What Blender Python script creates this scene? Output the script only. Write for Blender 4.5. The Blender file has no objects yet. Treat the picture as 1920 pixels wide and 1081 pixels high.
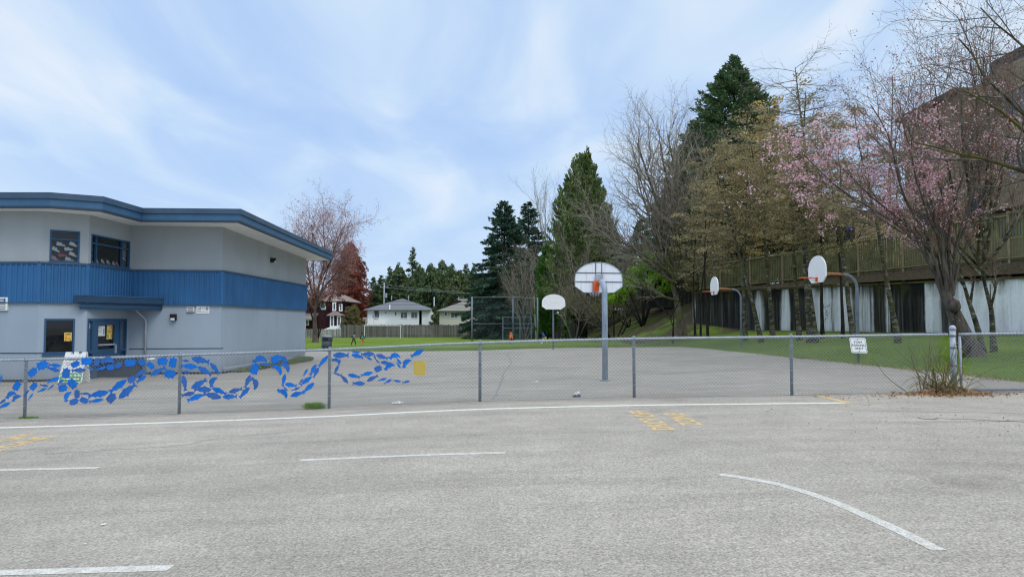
import bpy, math, random
import numpy as np
from math import radians as R_, sin, cos, pi
C = bpy.context.scene.collection
SC = bpy.context.scene

# ---------------------------------------------------------------- helpers
def nrm(v):
    v = np.asarray(v, float); return v / (np.linalg.norm(v) + 1e-12)

class MB:
    """collects shapes; build() links them as ONE mesh object"""
    def __init__(s): s.V = []; s.F = []; s.n = 0; s.mi = []
    def add(s, V, F, mi=0):
        V = np.asarray(V, float).reshape(-1, 3)
        F = np.asarray(F).tolist() if isinstance(F, np.ndarray) else F
        o = s.n
        s.V.append(V); s.F.extend([[i + o for i in f] for f in F]); s.mi.extend([mi] * len(F)); s.n += len(V)
        return s
    def addq(s, V, Q, mi=0):
        V = np.asarray(V, float).reshape(-1, 3); Q = np.asarray(Q)
        s.V.append(V); s.F.extend((Q + s.n).tolist()); s.mi.extend([mi] * len(Q)); s.n += len(V); return s
    def box(s, c, d, rz=0, tilt=None, mi=0):
        x, y, z = d[0] / 2, d[1] / 2, d[2] / 2
        V = np.array([[-x,-y,-z],[x,-y,-z],[x,y,-z],[-x,y,-z],[-x,-y,z],[x,-y,z],[x,y,z],[-x,y,z]])
        if tilt is not None:
            ax, a = tilt; V = rot(V, ax, a)
        if rz: V = rot(V, (0,0,1), rz)
        return s.add(V + np.asarray(c, float), [[0,3,2,1],[4,5,6,7],[0,1,5,4],[1,2,6,5],[2,3,7,6],[3,0,4,7]], mi)
    def tube(s, pts, rads, n=8, cap=True, mi=0):
        pts = np.asarray(pts, float)
        if np.isscalar(rads): rads = [rads] * len(pts)
        T = np.gradient(pts, axis=0); T /= np.linalg.norm(T, axis=1)[:, None] + 1e-12
        ref = np.array([0,0,1.]) if abs(T[0][2]) < .9 else np.array([1.,0,0])
        V = []; a = np.arange(n) * 2 * pi / n
        u = nrm(np.cross(T[0], ref))
        for p, t, r in zip(pts, T, rads):
            u = nrm(u - t * np.dot(u, t)); w = np.cross(t, u)
            V.append(p + r * (np.cos(a)[:, None] * u + np.sin(a)[:, None] * w))
        V = np.concatenate(V); F = []
        for i in range(len(pts) - 1):
            for j in range(n):
                k = (j + 1) % n
                F.append([i*n+j, i*n+k, (i+1)*n+k, (i+1)*n+j])
        if cap:
            F.append(list(range(n))[::-1]); F.append([(len(pts)-1)*n + j for j in range(n)])
        return s.add(V, F, mi)
    def prism(s, poly, z0, z1, mi=0, cap=True):
        n = len(poly); P = [(x, y, z0) for x, y in poly] + [(x, y, z1) for x, y in poly]
        F = [[i, (i+1) % n, n + (i+1) % n, n + i] for i in range(n)]
        if cap: F += [list(range(n))[::-1], list(range(n, 2*n))]
        return s.add(P, F, mi)
    def plate(s, poly2, o, ux, uy, t, mi=0):
        """2-D outline in the plane (o, ux, uy), thickness t along ux x uy"""
        o = np.asarray(o, float); ux = nrm(ux); uy = nrm(uy); w = np.cross(ux, uy); n = len(poly2)
        P = [o + ux*a + uy*b for a, b in poly2]
        V = [p for p in P] + [p + w * t for p in P]
        F = [[i, (i+1) % n, n + (i+1) % n, n + i] for i in range(n)] + [list(range(n))[::-1], list(range(n, 2*n))]
        return s.add(V, F, mi)
    def quad(s, a, b, c, d, mi=0): return s.add([a, b, c, d], [[0,1,2,3]], mi)
    def lathe(s, prof, c, n=16, axis_tilt=None, mi=0):
        V = []; a = np.arange(n) * 2 * pi / n
        for r, z in prof: V.append(np.stack([r*np.cos(a), r*np.sin(a), np.full(n, z)], 1))
        V = np.concatenate(V); F = []
        for i in range(len(prof) - 1):
            for j in range(n):
                k = (j+1) % n; F.append([i*n+j, i*n+k, (i+1)*n+k, (i+1)*n+j])
        F.append(list(range(n))[::-1]); F.append([(len(prof)-1)*n + j for j in range(n)])
        if axis_tilt: V = rot(V, *axis_tilt)
        return s.add(V + np.asarray(c, float), F, mi)
    def build(s, name, mat, parent=None, smooth=False, local=False):
        V = np.concatenate(s.V) if s.V else np.zeros((0, 3))
        if parent is not None and not local: V = V - wloc(parent)
        me = bpy.data.meshes.new(name); me.from_pydata(V.tolist(), [], s.F)
        mats = mat if isinstance(mat, (list, tuple)) else [mat]
        for m in mats: me.materials.append(m)
        if len(mats) > 1: me.polygons.foreach_set('material_index', s.mi)
        if smooth: me.polygons.foreach_set('use_smooth', [True] * len(me.polygons))
        me.update()
        o = bpy.data.objects.new(name, me); C.objects.link(o)
        if parent is not None: o.parent = parent
        return o

def wloc(o):
    v = np.zeros(3)
    while o is not None: v = v + np.array(o.location); o = o.parent
    return v
def rot(V, ax, a):
    ax = nrm(ax); V = np.asarray(V, float); c, s = cos(a), sin(a)
    return V*c + np.cross(ax, V)*s + np.outer(V @ ax, ax)*(1-c)
def tag(o, label, cat, group=None):
    o['label'] = label; o['category'] = cat
    if group: o['group'] = group
    return o
def thing(name, label, cat, loc, rz=0, group=None):
    o = bpy.data.objects.new(name, None); C.objects.link(o); o.empty_display_size = .2
    o.location = loc; o.rotation_euler = (0, 0, rz)
    return tag(o, label, cat, group)
def struct(name, mb, mat, smooth=False, kind='structure'):
    o = mb.build(name, mat, smooth=smooth); o['kind'] = kind; return o
ORD = ['zeroth','first','second','third','fourth','fifth','sixth','seventh','eighth','ninth','tenth','eleventh','twelfth','thirteenth','fourteenth','fifteenth','sixteenth','seventeenth','eighteenth','nineteenth','twentieth']
ORD += ['twenty-' + o for o in ORD[1:10]] + ['thirtieth'] + ['thirty-' + o for o in ORD[1:10]] + ['fortieth'] + ['forty-' + o for o in ORD[1:10]] + ['fiftieth']

def text_polys(body, size):
    cu = bpy.data.curves.new('txt', 'FONT'); cu.body = body; cu.size = size; cu.align_x = 'CENTER'; cu.align_y = 'CENTER'; cu.resolution_u = 3
    ob = bpy.data.objects.new('txt', cu); me = bpy.data.meshes.new_from_object(ob)
    V = np.array([v.co[:] for v in me.vertices]).reshape(-1, 3); F = [list(p.vertices) for p in me.polygons]
    bpy.data.objects.remove(ob); bpy.data.curves.remove(cu); bpy.data.meshes.remove(me)
    return V[:, :2], F
def put_text(mb, body, size, o, ux, uy, lift=.003, mi=0, sx=1.0, bold=0):
    V, F = text_polys(body, size); o = np.asarray(o, float); ux = nrm(ux); uy = nrm(uy); w = np.cross(ux, uy)
    mb.add(o + V[:, :1]*sx*ux + V[:, 1:2]*uy + w*lift, F, mi)
    if bold:
        for k, dx in enumerate((-bold, bold)): mb.add(o + (V[:, :1]*sx+dx)*ux + V[:, 1:2]*uy + w*(lift - .0006*(k+1)), F, mi)

# ---------------------------------------------------------------- materials
MATS = {}
def mat(name, col, rough=.8, spec=.3, metal=0., nodes=None):
    m = bpy.data.materials.new(name); m.use_nodes = True; MATS[name] = m
    b = m.node_tree.nodes['Principled BSDF']
    b.inputs['Base Color'].default_value = (*col, 1); b.inputs['Roughness'].default_value = rough
    b.inputs['Specular IOR Level'].default_value = spec; b.inputs['Metallic'].default_value = metal
    if nodes: nodes(m.node_tree, b)
    return m
def N(nt, typ, **kw):
    n = nt.nodes.new(typ)
    for k, v in kw.items():
        if k in n.inputs: n.inputs[k].default_value = v
        else: setattr(n, k, v)
    return n
def ramp(nt, fac, stops, interp='LINEAR'):
    r = nt.nodes.new('ShaderNodeValToRGB'); r.color_ramp.interpolation = interp
    while len(r.color_ramp.elements) < len(stops): r.color_ramp.elements.new(.5)
    for e, (p, c) in zip(r.color_ramp.elements, stops):
        e.position = p; e.color = (*c, 1) if len(c) == 3 else c
    nt.links.new(fac, r.inputs[0]); return r.outputs[0]
def coords(nt, scale=(1,1,1), kind='Object'):
    t = nt.nodes.new('ShaderNodeTexCoord'); mp = nt.nodes.new('ShaderNodeMapping'); mp.inputs['Scale'].default_value = scale
    nt.links.new(t.outputs[kind], mp.inputs[0]); return mp.outputs[0]
def noise(nt, vec, scale, detail=4, rough=.55):
    n = N(nt, 'ShaderNodeTexNoise', Scale=scale, Detail=detail, Roughness=rough); nt.links.new(vec, n.inputs['Vector']); return n.outputs['Fac']
def mix(nt, fac, a, b, typ='MIX'):
    m = nt.nodes.new('ShaderNodeMix'); m.data_type = 'RGBA'; m.blend_type = typ; m.clamp_factor = True
    for i, v in ((0, fac), (6, a), (7, b)):
        if hasattr(v, 'node') or isinstance(v, bpy.types.NodeSocket): nt.links.new(v, m.inputs[i])
        else: m.inputs[i].default_value = v if i == 0 else (*v, 1)
    return m.outputs[2]
def math_(nt, op, a, b=None, clamp=False):
    m = nt.nodes.new('ShaderNodeMath'); m.operation = op; m.use_clamp = clamp
    for i, v in ((0, a), (1, b)):
        if v is None: continue
        if isinstance(v, bpy.types.NodeSocket): nt.links.new(v, m.inputs[i])
        else: m.inputs[i].default_value = v
    return m.outputs[0]
def bump(nt, b, h, strength=.3, dist=.01):
    n = N(nt, 'ShaderNodeBump', Strength=strength, Distance=dist); nt.links.new(h, n.inputs['Height']); nt.links.new(n.outputs[0], b.inputs['Normal'])
def varied(name, col, amt=.25, scale=3., rough=.8, spec=.3, stretch=(1,1,1), metal=0., b_str=0.):
    """base colour broken up by two octaves of noise"""
    def f(nt, b):
        v = coords(nt, stretch); n1 = noise(nt, v, scale, 5); n2 = noise(nt, v, scale*7, 3)
        s = math_(nt, 'ADD', math_(nt, 'MULTIPLY', n1, .65), math_(nt, 'MULTIPLY', n2, .35))
        lo = tuple(c*(1-amt) for c in col); hi = tuple(min(1, c*(1+amt)) for c in col)
        nt.links.new(ramp(nt, s, [(.3, lo), (.7, hi)]), b.inputs['Base Color'])
        if b_str: bump(nt, b, n2, b_str, .01)
    return mat(name, col, rough, spec, metal, f)

def m_asphalt(name, base, court=False):
    def f(nt, b):
        v = coords(nt)
        big = noise(nt, v, .22, 5, .6); mid = noise(nt, v, 1.6, 5, .6)
        vs = coords(nt, (.35, 2.2, 1)); st = noise(nt, vs, .9, 5, .65)
        g1 = N(nt, 'ShaderNodeTexVoronoi', Scale=72.); nt.links.new(v, g1.inputs['Vector'])
        g2 = noise(nt, v, 52, 2, .7); g3 = noise(nt, v, 26, 3, .75)
        c = ramp(nt, big, [(.3, tuple(x*.86 for x in base)), (.7, tuple(x*1.1 for x in base))])
        c = mix(nt, .5, c, ramp(nt, mid, [(.3, (.78,.78,.78)), (.7, (1.12,1.12,1.12))]), 'MULTIPLY')
        k = .6 if court else .3
        c = mix(nt, k, c, ramp(nt, st, [(.32, (.55,.55,.56)), (.5, (.95,.95,.95)), (.75, (1.12,1.12,1.1))]), 'MULTIPLY')
        # stone chips: every cell its own grey, dark binder between
        cells = ramp(nt, g1.outputs['Color'], [(.0, (.5,.49,.48)), (.5, (.98,.98,.97)), (1, (1.4,1.39,1.36))])
        c = mix(nt, .62, c, cells, 'MULTIPLY')
        c = mix(nt, .6, c, ramp(nt, g2, [(.3, (.62,.62,.62)), (.5, (1,1,1)), (.72, (1.3,1.3,1.28))]), 'MULTIPLY')
        c = mix(nt, .45, c, ramp(nt, g3, [(.32, (.62,.62,.62)), (.5, (1,1,1)), (.68, (1.3,1.3,1.28))]), 'MULTIPLY')
        # faint tyre tracks and old damp stains
        tv = coords(nt, (.10, 1.5, 1)); tn = noise(nt, tv, .8, 4, .6); c = mix(nt, .35, c, ramp(nt, tn, [(.36, (.66,.66,.67)), (.47, (1,1,1))]), 'MULTIPLY')
        bl = noise(nt, v, .55, 6, .62); c = mix(nt, .5, c, ramp(nt, bl, [(.30, (.62,.62,.62)), (.40, (1,1,1))]), 'MULTIPLY')
        nt.links.new(c, b.inputs['Base Color'])
        h = math_(nt, 'ADD', g2, g1.outputs['Distance']); bump(nt, b, h, .25, .004)
    return mat(name, base, .9, .25, 0, f)

def m_leaf(name, stops, trans=.25, clump=.5, rough=.6, gain=2.3):
    """foliage: colour per leaf island plus light and dark clumps, a little light through the blade"""
    stops = [(p, tuple(min(.9, c*gain) for c in q)) for p, q in stops]
    def f(nt, b):
        g = nt.nodes.new('ShaderNodeNewGeometry'); v = coords(nt); n = noise(nt, v, clump, 3)
        s = math_(nt, 'ADD', math_(nt, 'MULTIPLY', g.outputs['Random Per Island'], .55), math_(nt, 'MULTIPLY', math_(nt, 'SUBTRACT', n, .27), .95), True)
        c = ramp(nt, s, stops); nt.links.new(c, b.inputs['Base Color'])
        tr = nt.nodes.new('ShaderNodeBsdfTranslucent'); nt.links.new(c, tr.inputs[0])
        mx = nt.nodes.new('ShaderNodeMixShader'); mx.inputs[0].default_value = trans
        out = nt.nodes['Material Output']; nt.links.new(b.outputs[0], mx.inputs[1]); nt.links.new(tr.outputs[0], mx.inputs[2]); nt.links.new(mx.outputs[0], out.inputs[0])
    return mat(name, stops[-1][1], rough, .15, 0, f)

def m_bark(name, a, bb, scale=6, moss=None):
    def f(nt, b):
        v = coords(nt, (1,1,.35)); n = noise(nt, v, scale, 6, .65)
        c = ramp(nt, n, [(.35, a), (.65, bb)])
        if moss:
            n2 = noise(nt, coords(nt), 1.3, 4); c = mix(nt, ramp(nt, n2, [(.45, (0,0,0)), (.62, (1,1,1))]), c, moss)
        nt.links.new(c, b.inputs['Base Color']); bump(nt, b, n, .6, .03)
    return mat(name, bb, .95, .1, 0, f)

def m_birch():
    def f(nt, b):
        v = coords(nt, (1,1,3.0)); n = noise(nt, v, 2.6, 5, .7); n2 = noise(nt, coords(nt), 1.1, 3)
        c = ramp(nt, n, [(.42, (.025,.023,.018)), (.53, (.10,.095,.07)), (.66, (.36,.35,.30))])
        c = mix(nt, ramp(nt, n2, [(.42, (0,0,0)), (.62, (.8,.8,.8))]), c, (.085,.08,.03))
        nt.links.new(c, b.inputs['Base Color']); bump(nt, b, n, .4, .02)
    return mat('birch bark', (.3,.3,.25), .9, .1, 0, f)

def m_stucco(name, col):
    def f(nt, b):
        v = coords(nt); n1 = noise(nt, v, .35, 4); n2 = noise(nt, coords(nt, (2.2,2.2,.3)), 1.0, 6, .65); n3 = noise(nt, v, 60, 3)
        c = ramp(nt, n1, [(.3, tuple(x*.92 for x in col)), (.7, tuple(x*1.06 for x in col))])
        c = mix(nt, .22, c, ramp(nt, n2, [(.35, (.82,.83,.84)), (.6, (1.04,1.04,1.04))]), 'MULTIPLY')
        # splash grime along the foot of the wall
        sz = nt.nodes.new('ShaderNodeSeparateXYZ'); nt.links.new(v, sz.inputs[0]); gr_ = math_(nt, 'ADD', sz.outputs['Z'], math_(nt, 'MULTIPLY', math_(nt, 'SUBTRACT', n2, .5), .7))
        c = mix(nt, .8, c, ramp(nt, gr_, [(.02, (.70,.69,.66)), (.55, (1,1,1))]), 'MULTIPLY')
        nt.links.new(c, b.inputs['Base Color']); bump(nt, b, n3, .06, .004)
    return mat(name, col, .9, .2, 0, f)

def m_planks(name, col, pitch, axis='X', amt=.35, dark=.35):
    """boards: own grey per board, dark joint"""
    def f(nt, b):
        t = nt.nodes.new('ShaderNodeTexCoord'); s = nt.nodes.new('ShaderNodeSeparateXYZ'); nt.links.new(t.outputs['Object'], s.inputs[0])
        u = math_(nt, 'DIVIDE', s.outputs[axis], pitch); fl = math_(nt, 'FLOOR', u); fr = math_(nt, 'FRACT', u)
        w = nt.nodes.new('ShaderNodeTexWhiteNoise'); w.noise_dimensions = '1D'; nt.links.new(fl, w.inputs['W'])
        c = ramp(nt, w.outputs['Value'], [(0, tuple(x*(1-amt) for x in col)), (1, tuple(x*(1+amt) for x in col))])
        n = noise(nt, coords(nt, (6,6,.6) if axis == 'X' else (.6,.6,6)), 2.0, 5)
        c = mix(nt, amt*1.6, c, ramp(nt, n, [(.3, (.6,.75,.75)), (.7, (1.12,1.12,1.12))]), 'MULTIPLY')
        e = math_(nt, 'LESS_THAN', fr, .1); c = mix(nt, e, c, tuple(x*dark for x in col))
        nt.links.new(c, b.inputs['Base Color'])
    return mat(name, col, .9, .15, 0, f)

m_asphalt('lot asphalt', (.358,.321,.276)); m_asphalt('court asphalt', (.352,.318,.277), True)
def worn(name, col, under, lo, hi, sc=14):
    def f(nt, b):
        v = coords(nt); n = noise(nt, v, sc, 6, .7); n2 = noise(nt, v, 85, 2, .7)
        s = math_(nt, 'ADD', math_(nt, 'MULTIPLY', n, .45), math_(nt, 'MULTIPLY', n2, .55))
        c = ramp(nt, s, [(lo, under), (hi, col)]); nt.links.new(c, b.inputs['Base Color'])
    return mat(name, col, .85, .25, 0, f)
worn('white road paint', (.60,.575,.53), (.36,.33,.285), .42, .57)
worn('bright road paint', (.70,.68,.63), (.40,.37,.325), .38, .52)
worn('yellow road paint', (.70,.43,.11), (.37,.325,.26), .41, .59)
worn('faded yellow paint', (.46,.37,.2), (.33,.32,.3), .45, .62)
mat('crack', (.10,.098,.095), .95, .1)
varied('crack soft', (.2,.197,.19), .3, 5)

def m_ground():
    def f(nt, b):
        v = coords(nt); a = nt.nodes.new('ShaderNodeAttribute'); a.attribute_name = 'dirt'
        n1 = noise(nt, v, .5, 5, .6); n2 = noise(nt, v, 9, 5, .7); n3 = noise(nt, v, 45, 3, .7)
        g = ramp(nt, n2, [(.3, (.07,.13,.016)), (.5, (.135,.21,.036)), (.72, (.22,.29,.068))])
        g = mix(nt, .7, g, ramp(nt, n1, [(.3, (.7,.75,.6)), (.7, (1.2,1.12,1.05))]), 'MULTIPLY')
        g = mix(nt, .6, g, ramp(nt, n3, [(.3, (.6,.6,.6)), (.7, (1.35,1.35,1.3))]), 'MULTIPLY')
        # mowing stripes on the far field
        st = N(nt, 'ShaderNodeTexWave', Scale=.055, Distortion=.6); st.bands_direction = 'Y'; nt.links.new(v, st.inputs['Vector'])
        g = mix(nt, .5, g, ramp(nt, st.outputs['Fac'], [(.3, (.8,.85,.75)), (.7, (1.3,1.2,1.15))]), 'MULTIPLY')
        pt = noise(nt, v, .16, 5, .65); g = mix(nt, .8, g, ramp(nt, pt, [(.32, (.72,.78,.7)), (.5, (1,1,1)), (.66, (1.2,1.05,1.25))]), 'MULTIPLY')
        d = ramp(nt, n2, [(.3, (.05,.04,.026)), (.7, (.13,.105,.068))])
        f_ = math_(nt, 'ADD', a.outputs['Fac'], math_(nt, 'MULTIPLY', math_(nt, 'SUBTRACT', n1, .5), 1.3))
        c = mix(nt, ramp(nt, f_, [(.42, (0,0,0)), (.6, (1,1,1))]), g, d)
        nt.links.new(c, b.inputs['Base Color']); bump(nt, b, n3, .8, .05)
    return mat('grass ground', (.09,.16,.03), .95, .05, 0, f)
m_ground()
m_leaf('grass blades', [(.0, (.06,.115,.014)), (.5, (.12,.20,.03)), (1, (.23,.29,.07))], .35, .6, gain=1.5)
m_stucco('stucco upper', (.375,.408,.42)); m_stucco('stucco lower', (.335,.40,.465)); m_stucco('soffit', (.80,.81,.80))
def m_blue():
    def f(nt, b):
        v = coords(nt); n = noise(nt, v, .8, 4); n2 = noise(nt, coords(nt, (5,5,.3)), 1.2, 4)
        c = ramp(nt, n, [(.3, (.024,.108,.25)), (.7, (.030,.14,.325))])
        c = mix(nt, .4, c, ramp(nt, n2, [(.35, (.75,.75,.78)), (.65, (1.1,1.1,1.1))]), 'MULTIPLY')
        nt.links.new(c, b.inputs['Base Color'])
    return mat('blue cladding', (.02,.10,.3), .5, .35, 0, f)
m_blue()
varied('fascia blue', (.04,.115,.215), .15, 1.2, .5, .4); varied('fascia cap', (.045,.085,.14), .2, 1.2, .5, .4)
varied('canopy blue', (.022,.06,.115), .2, 2, .5, .4); varied('frame blue', (.028,.085,.17), .15, 3, .45, .4)
mat('drip edge', (.03,.05,.075), .6); mat('joint line', (.05,.07,.09), .8)
mat('roof membrane', (.12,.12,.12), .9)
def m_glass(name, col, rough=.06):
    def f(nt, b):
        n = noise(nt, coords(nt), 1.4, 3); nt.links.new(ramp(nt, n, [(.35, tuple(x*.5 for x in col)), (.65, tuple(x*1.6 for x in col))]), b.inputs['Base Color'])
    return mat(name, col, rough, .5, 0, f)
def m_clear(name):
    m = bpy.data.materials.new(name); m.use_nodes = True; MATS[name] = m; nt = m.node_tree; nt.nodes.remove(nt.nodes['Principled BSDF'])
    t = nt.nodes.new('ShaderNodeBsdfTransparent'); t.inputs[0].default_value = (.92,.94,.94,1); g = nt.nodes.new('ShaderNodeBsdfGlossy'); g.inputs['Roughness'].default_value = .03
    f = nt.nodes.new('ShaderNodeFresnel'); f.inputs[0].default_value = 1.6; mx = nt.nodes.new('ShaderNodeMixShader'); nt.links.new(f.outputs[0], mx.inputs[0]); nt.links.new(t.outputs[0], mx.inputs[1]); nt.links.new(g.outputs[0], mx.inputs[2]); nt.links.new(mx.outputs[0], nt.nodes['Material Output'].inputs[0])
m_clear('dark glass')
m_glass('house glass', (.11,.13,.16), .15)
mat('paper white', (.72,.73,.70), .9); mat('paper pink', (.68,.36,.36), .9); mat('paper red', (.5,.12,.11), .9)
mat('notice yellow', (.75,.5,.1), .8); mat('notice orange', (.7,.25,.05), .8); mat('notice green', (.12,.4,.1), .8); mat('notice blue', (.1,.35,.6), .8); mat('ink', (.06,.06,.07), .8); mat('grey ink', (.3,.32,.34), .8)
varied('galvanised', (.33,.37,.42), .28, 9, .45, .5); varied('galvanised dark', (.17,.20,.245), .35, 7, .55, .4); mat('wire', (.225,.235,.235), .5, .5)
def m_pole():
    def f(nt, b):
        n = noise(nt, coords(nt, (1,1,.25)), 7, 5, .7)
        c = ramp(nt, n, [(.3, (.16,.20,.25)), (.55, (.30,.37,.45)), (.75, (.40,.46,.52))])
        nt.links.new(c, b.inputs['Base Color'])
    return mat('pole paint', (.3,.36,.43), .5, .4, 0, f)
m_pole()
varied('rusty steel', (.42,.19,.09), .5, 9, .8); varied('rim orange', (.72,.12,.03), .25, 15, .55)
def m_board():
    def f(nt, b):
        n = noise(nt, coords(nt, (9,9,1.2)), 1.6, 6, .7)
        nt.links.new(ramp(nt, n, [(.3, (.42,.44,.47)), (.45, (.72,.75,.80)), (.8, (.8,.82,.86))]), b.inputs['Base Color'])
    return mat('board back', (.75,.77,.8), .6, .3, 0, f)
m_board(); varied('board white', (.8,.8,.79), .07, 4, .5); mat('fan stiffener', (.10,.11,.13), .8); mat('net', (.5,.5,.62), .9)
def m_fish():
    def f(nt, b):
        n = noise(nt, coords(nt), 22, 4, .7); nt.links.new(ramp(nt, n, [(.3, (.005,.08,.36)), (.55, (.008,.145,.53)), (.8, (.03,.25,.68))]), b.inputs['Base Color'])
        oi = nt.nodes.new('ShaderNodeObjectInfo'); hs = nt.nodes.new('ShaderNodeHueSaturation'); lk = b.inputs['Base Color'].links[0].from_socket
        nt.links.new(math_(nt, 'ADD', .68, math_(nt, 'MULTIPLY', oi.outputs['Random'], .55)), hs.inputs['Value']); nt.links.new(math_(nt, 'ADD', .92, math_(nt, 'MULTIPLY', oi.outputs['Random'], .16)), hs.inputs['Saturation']); nt.links.new(lk, hs.inputs['Color']); nt.links.new(hs.outputs[0], b.inputs['Base Color'])
    return mat('fish blue', (.012,.1,.52), .5, .35, 0, f)
m_fish(); varied('fish pale', (.66,.7,.72), .15, 20)
varied('yellow board', (.92,.64,.06), .1, 9, .55); mat('sign white', (.82,.83,.82), .5); mat('sign green', (.09,.34,.10), .6); mat('plastic white', (.76,.76,.74), .5)
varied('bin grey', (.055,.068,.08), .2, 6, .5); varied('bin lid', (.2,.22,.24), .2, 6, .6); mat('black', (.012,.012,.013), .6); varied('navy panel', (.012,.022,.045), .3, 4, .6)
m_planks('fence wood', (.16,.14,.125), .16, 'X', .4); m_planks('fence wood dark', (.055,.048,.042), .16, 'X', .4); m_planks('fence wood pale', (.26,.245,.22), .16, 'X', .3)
m_planks('siding maroon', (.052,.016,.024), .22, 'Z', .15, .5); m_planks('siding white', (.82,.83,.85), .2, 'Z', .03, .85); m_planks('siding cream', (.64,.60,.51), .2, 'Z', .04, .75); m_planks('siding brown', (.36,.28,.185), .25, 'Z', .10, .6)
m_planks('shingle grey', (.15,.155,.17), .3, 'Z', .22, .7); m_planks('shingle brown', (.2,.185,.165), .3, 'Z', .22, .7); m_planks('shingle rose', (.3,.225,.20), .3, 'Z', .25, .6)
mat('trim white', (.8,.8,.78), .7); mat('trim tan', (.42,.34,.22), .8); varied('stucco tan', (.27,.215,.145), .18, 1.2, .9); varied('flashing', (.075,.06,.06), .2, 3)
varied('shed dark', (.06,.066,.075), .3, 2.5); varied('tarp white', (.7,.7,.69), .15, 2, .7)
varied('picket olive', (.155,.148,.075), .45, 2.2, .85, .15); varied('post tan', (.27,.215,.13), .3, 4); mat('red cloth', (.55,.02,.035), .9)
m_bark('bark grey', (.07,.06,.05), (.19,.17,.14)); m_bark('bark dark', (.016,.014,.012), (.055,.048,.04)); m_bark('bark moss', (.028,.025,.018), (.10,.085,.055), 6, (.10,.105,.018)); m_bark('bark maple', (.05,.045,.032), (.17,.145,.105), 5, (.11,.105,.035)); m_bark('bark red', (.07,.05,.045), (.17,.12,.105)); m_bark('twig pale', (.18,.155,.125), (.37,.325,.27)); m_bark('bark cherry', (.05,.042,.036), (.15,.128,.11)); m_bark('twig pink', (.16,.10,.095), (.32,.22,.21)); m_bark('bark pale', (.16,.145,.125), (.3,.28,.25)); m_birch()
m_bark('twig olive', (.09,.077,.042), (.21,.175,.105)); m_bark('twig brown', (.11,.09,.07), (.26,.215,.17))
m_leaf('fir needles', [(0, (.008,.017,.012)), (.5, (.021,.042,.028)), (1, (.05,.085,.052))], .15, .5)
m_leaf('big conifer needles', [(0, (.012,.023,.010)), (.5, (.034,.058,.024)), (1, (.085,.125,.05))], .25, .35)
m_leaf('thuja sprays', [(0, (.014,.024,.008)), (.5, (.05,.072,.024)), (1, (.13,.15,.05))], .3, .4, gain=2.6)
m_leaf('thuja bright', [(0, (.012,.035,.006)), (.5, (.035,.085,.014)), (1, (.085,.17,.028))], .2, .4)
m_leaf('far conifer', [(0, (.012,.021,.010)), (.5, (.034,.052,.022)), (1, (.085,.102,.042))], .3, .22, gain=3.0)
m_leaf('far cedar', [(0, (.014,.022,.010)), (.5, (.04,.055,.022)), (1, (.10,.105,.04))], .15, .22)
m_leaf('red leaves', [(0, (.03,.009,.007)), (.5, (.12,.03,.021)), (.85, (.21,.062,.036)), (1, (.27,.12,.04))], .3, .35, gain=1.9)
m_leaf('plum leaves', [(0, (.02,.006,.007)), (.5, (.065,.018,.018)), (1, (.16,.045,.035))], .3, .35)
m_leaf('red buds', [(0, (.10,.035,.035)), (.5, (.24,.11,.105)), (1, (.38,.22,.2))], .35, .5, gain=1.9)
m_leaf('olive catkins', [(0, (.055,.047,.026)), (.5, (.13,.109,.058)), (1, (.25,.205,.112))], .35, .5, gain=2.5)
m_leaf('gold catkins', [(0, (.10,.075,.03)), (.5, (.24,.18,.07)), (1, (.40,.30,.13))], .35, .5, gain=2.4)
m_leaf('spring green', [(0, (.035,.07,.006)), (.5, (.11,.19,.018)), (1, (.22,.33,.04))], .4, .6)
m_leaf('dull shrub', [(0, (.025,.03,.012)), (.5, (.075,.07,.028)), (1, (.16,.12,.05))], .25, .5)
m_leaf('pink blossom', [(0, (.46,.20,.25)), (.5, (.76,.47,.53)), (1, (.90,.76,.79))], .5, .8, gain=1.15)
m_leaf('bronze leaves', [(0, (.05,.015,.012)), (.5, (.15,.055,.04)), (1, (.28,.12,.085))], .3, .8)
m_leaf('dry leaves', [(0, (.05,.03,.018)), (.5, (.16,.095,.05)), (1, (.32,.21,.12))], .2, 3)
m_leaf('bramble leaf', [(0, (.05,.05,.012)), (.5, (.16,.15,.03)), (1, (.30,.25,.06))], .3, 2)
m_leaf('weed', [(0, (.03,.07,.01)), (.5, (.07,.14,.02)), (1, (.14,.22,.04))], .3, 3)
mat('skin', (.5,.3,.21), .6); mat('hair dark', (.015,.012,.01), .6)

# ---------------------------------------------------------------- terrain
XC = np.array([-80,-30,-15,-9.8,-6.7,-3.7,-.6,2.5,5.6,8.9,12,20,60.])
ROWS = [(-30, [-.9,-.65,-.42,-.35,-.26,-.15,-.01,.07,.11,.16,.19,.25,.4]),
 (14, [-.9,-.65,-.42,-.35,-.26,-.15,-.01,.07,.11,.16,.19,.25,.4]),
 (18, [-.8,-.55,-.36,-.33,-.27,-.20,-.13,-.06,.02,.10,.17,.3,.6]),
 (24, [-.6,-.42,-.35,-.37,-.3,-.24,-.17,-.1,-.04,.03,.10,.3,.6]),
 (40, [-.8,-.7,-.65,-.62,-.5,-.38,-.25,-.12,-.06,0,.06,.3,.6]),
 (60, [-.9,-.8,-.75,-.72,-.65,-.6,-.52,-.45,-.38,-.3,-.15,.2,.6]),
 (106, [-1.1,-1.05,-1,-1,-1,-1,-1,-1,-.95,-.9,-.8,-.4,.3]), (300, [-1.]*13), (2500, [-1.]*13)]
YR = np.array([r[0] for r in ROWS], float); ZR = np.array([r[1] for r in ROWS])
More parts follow.
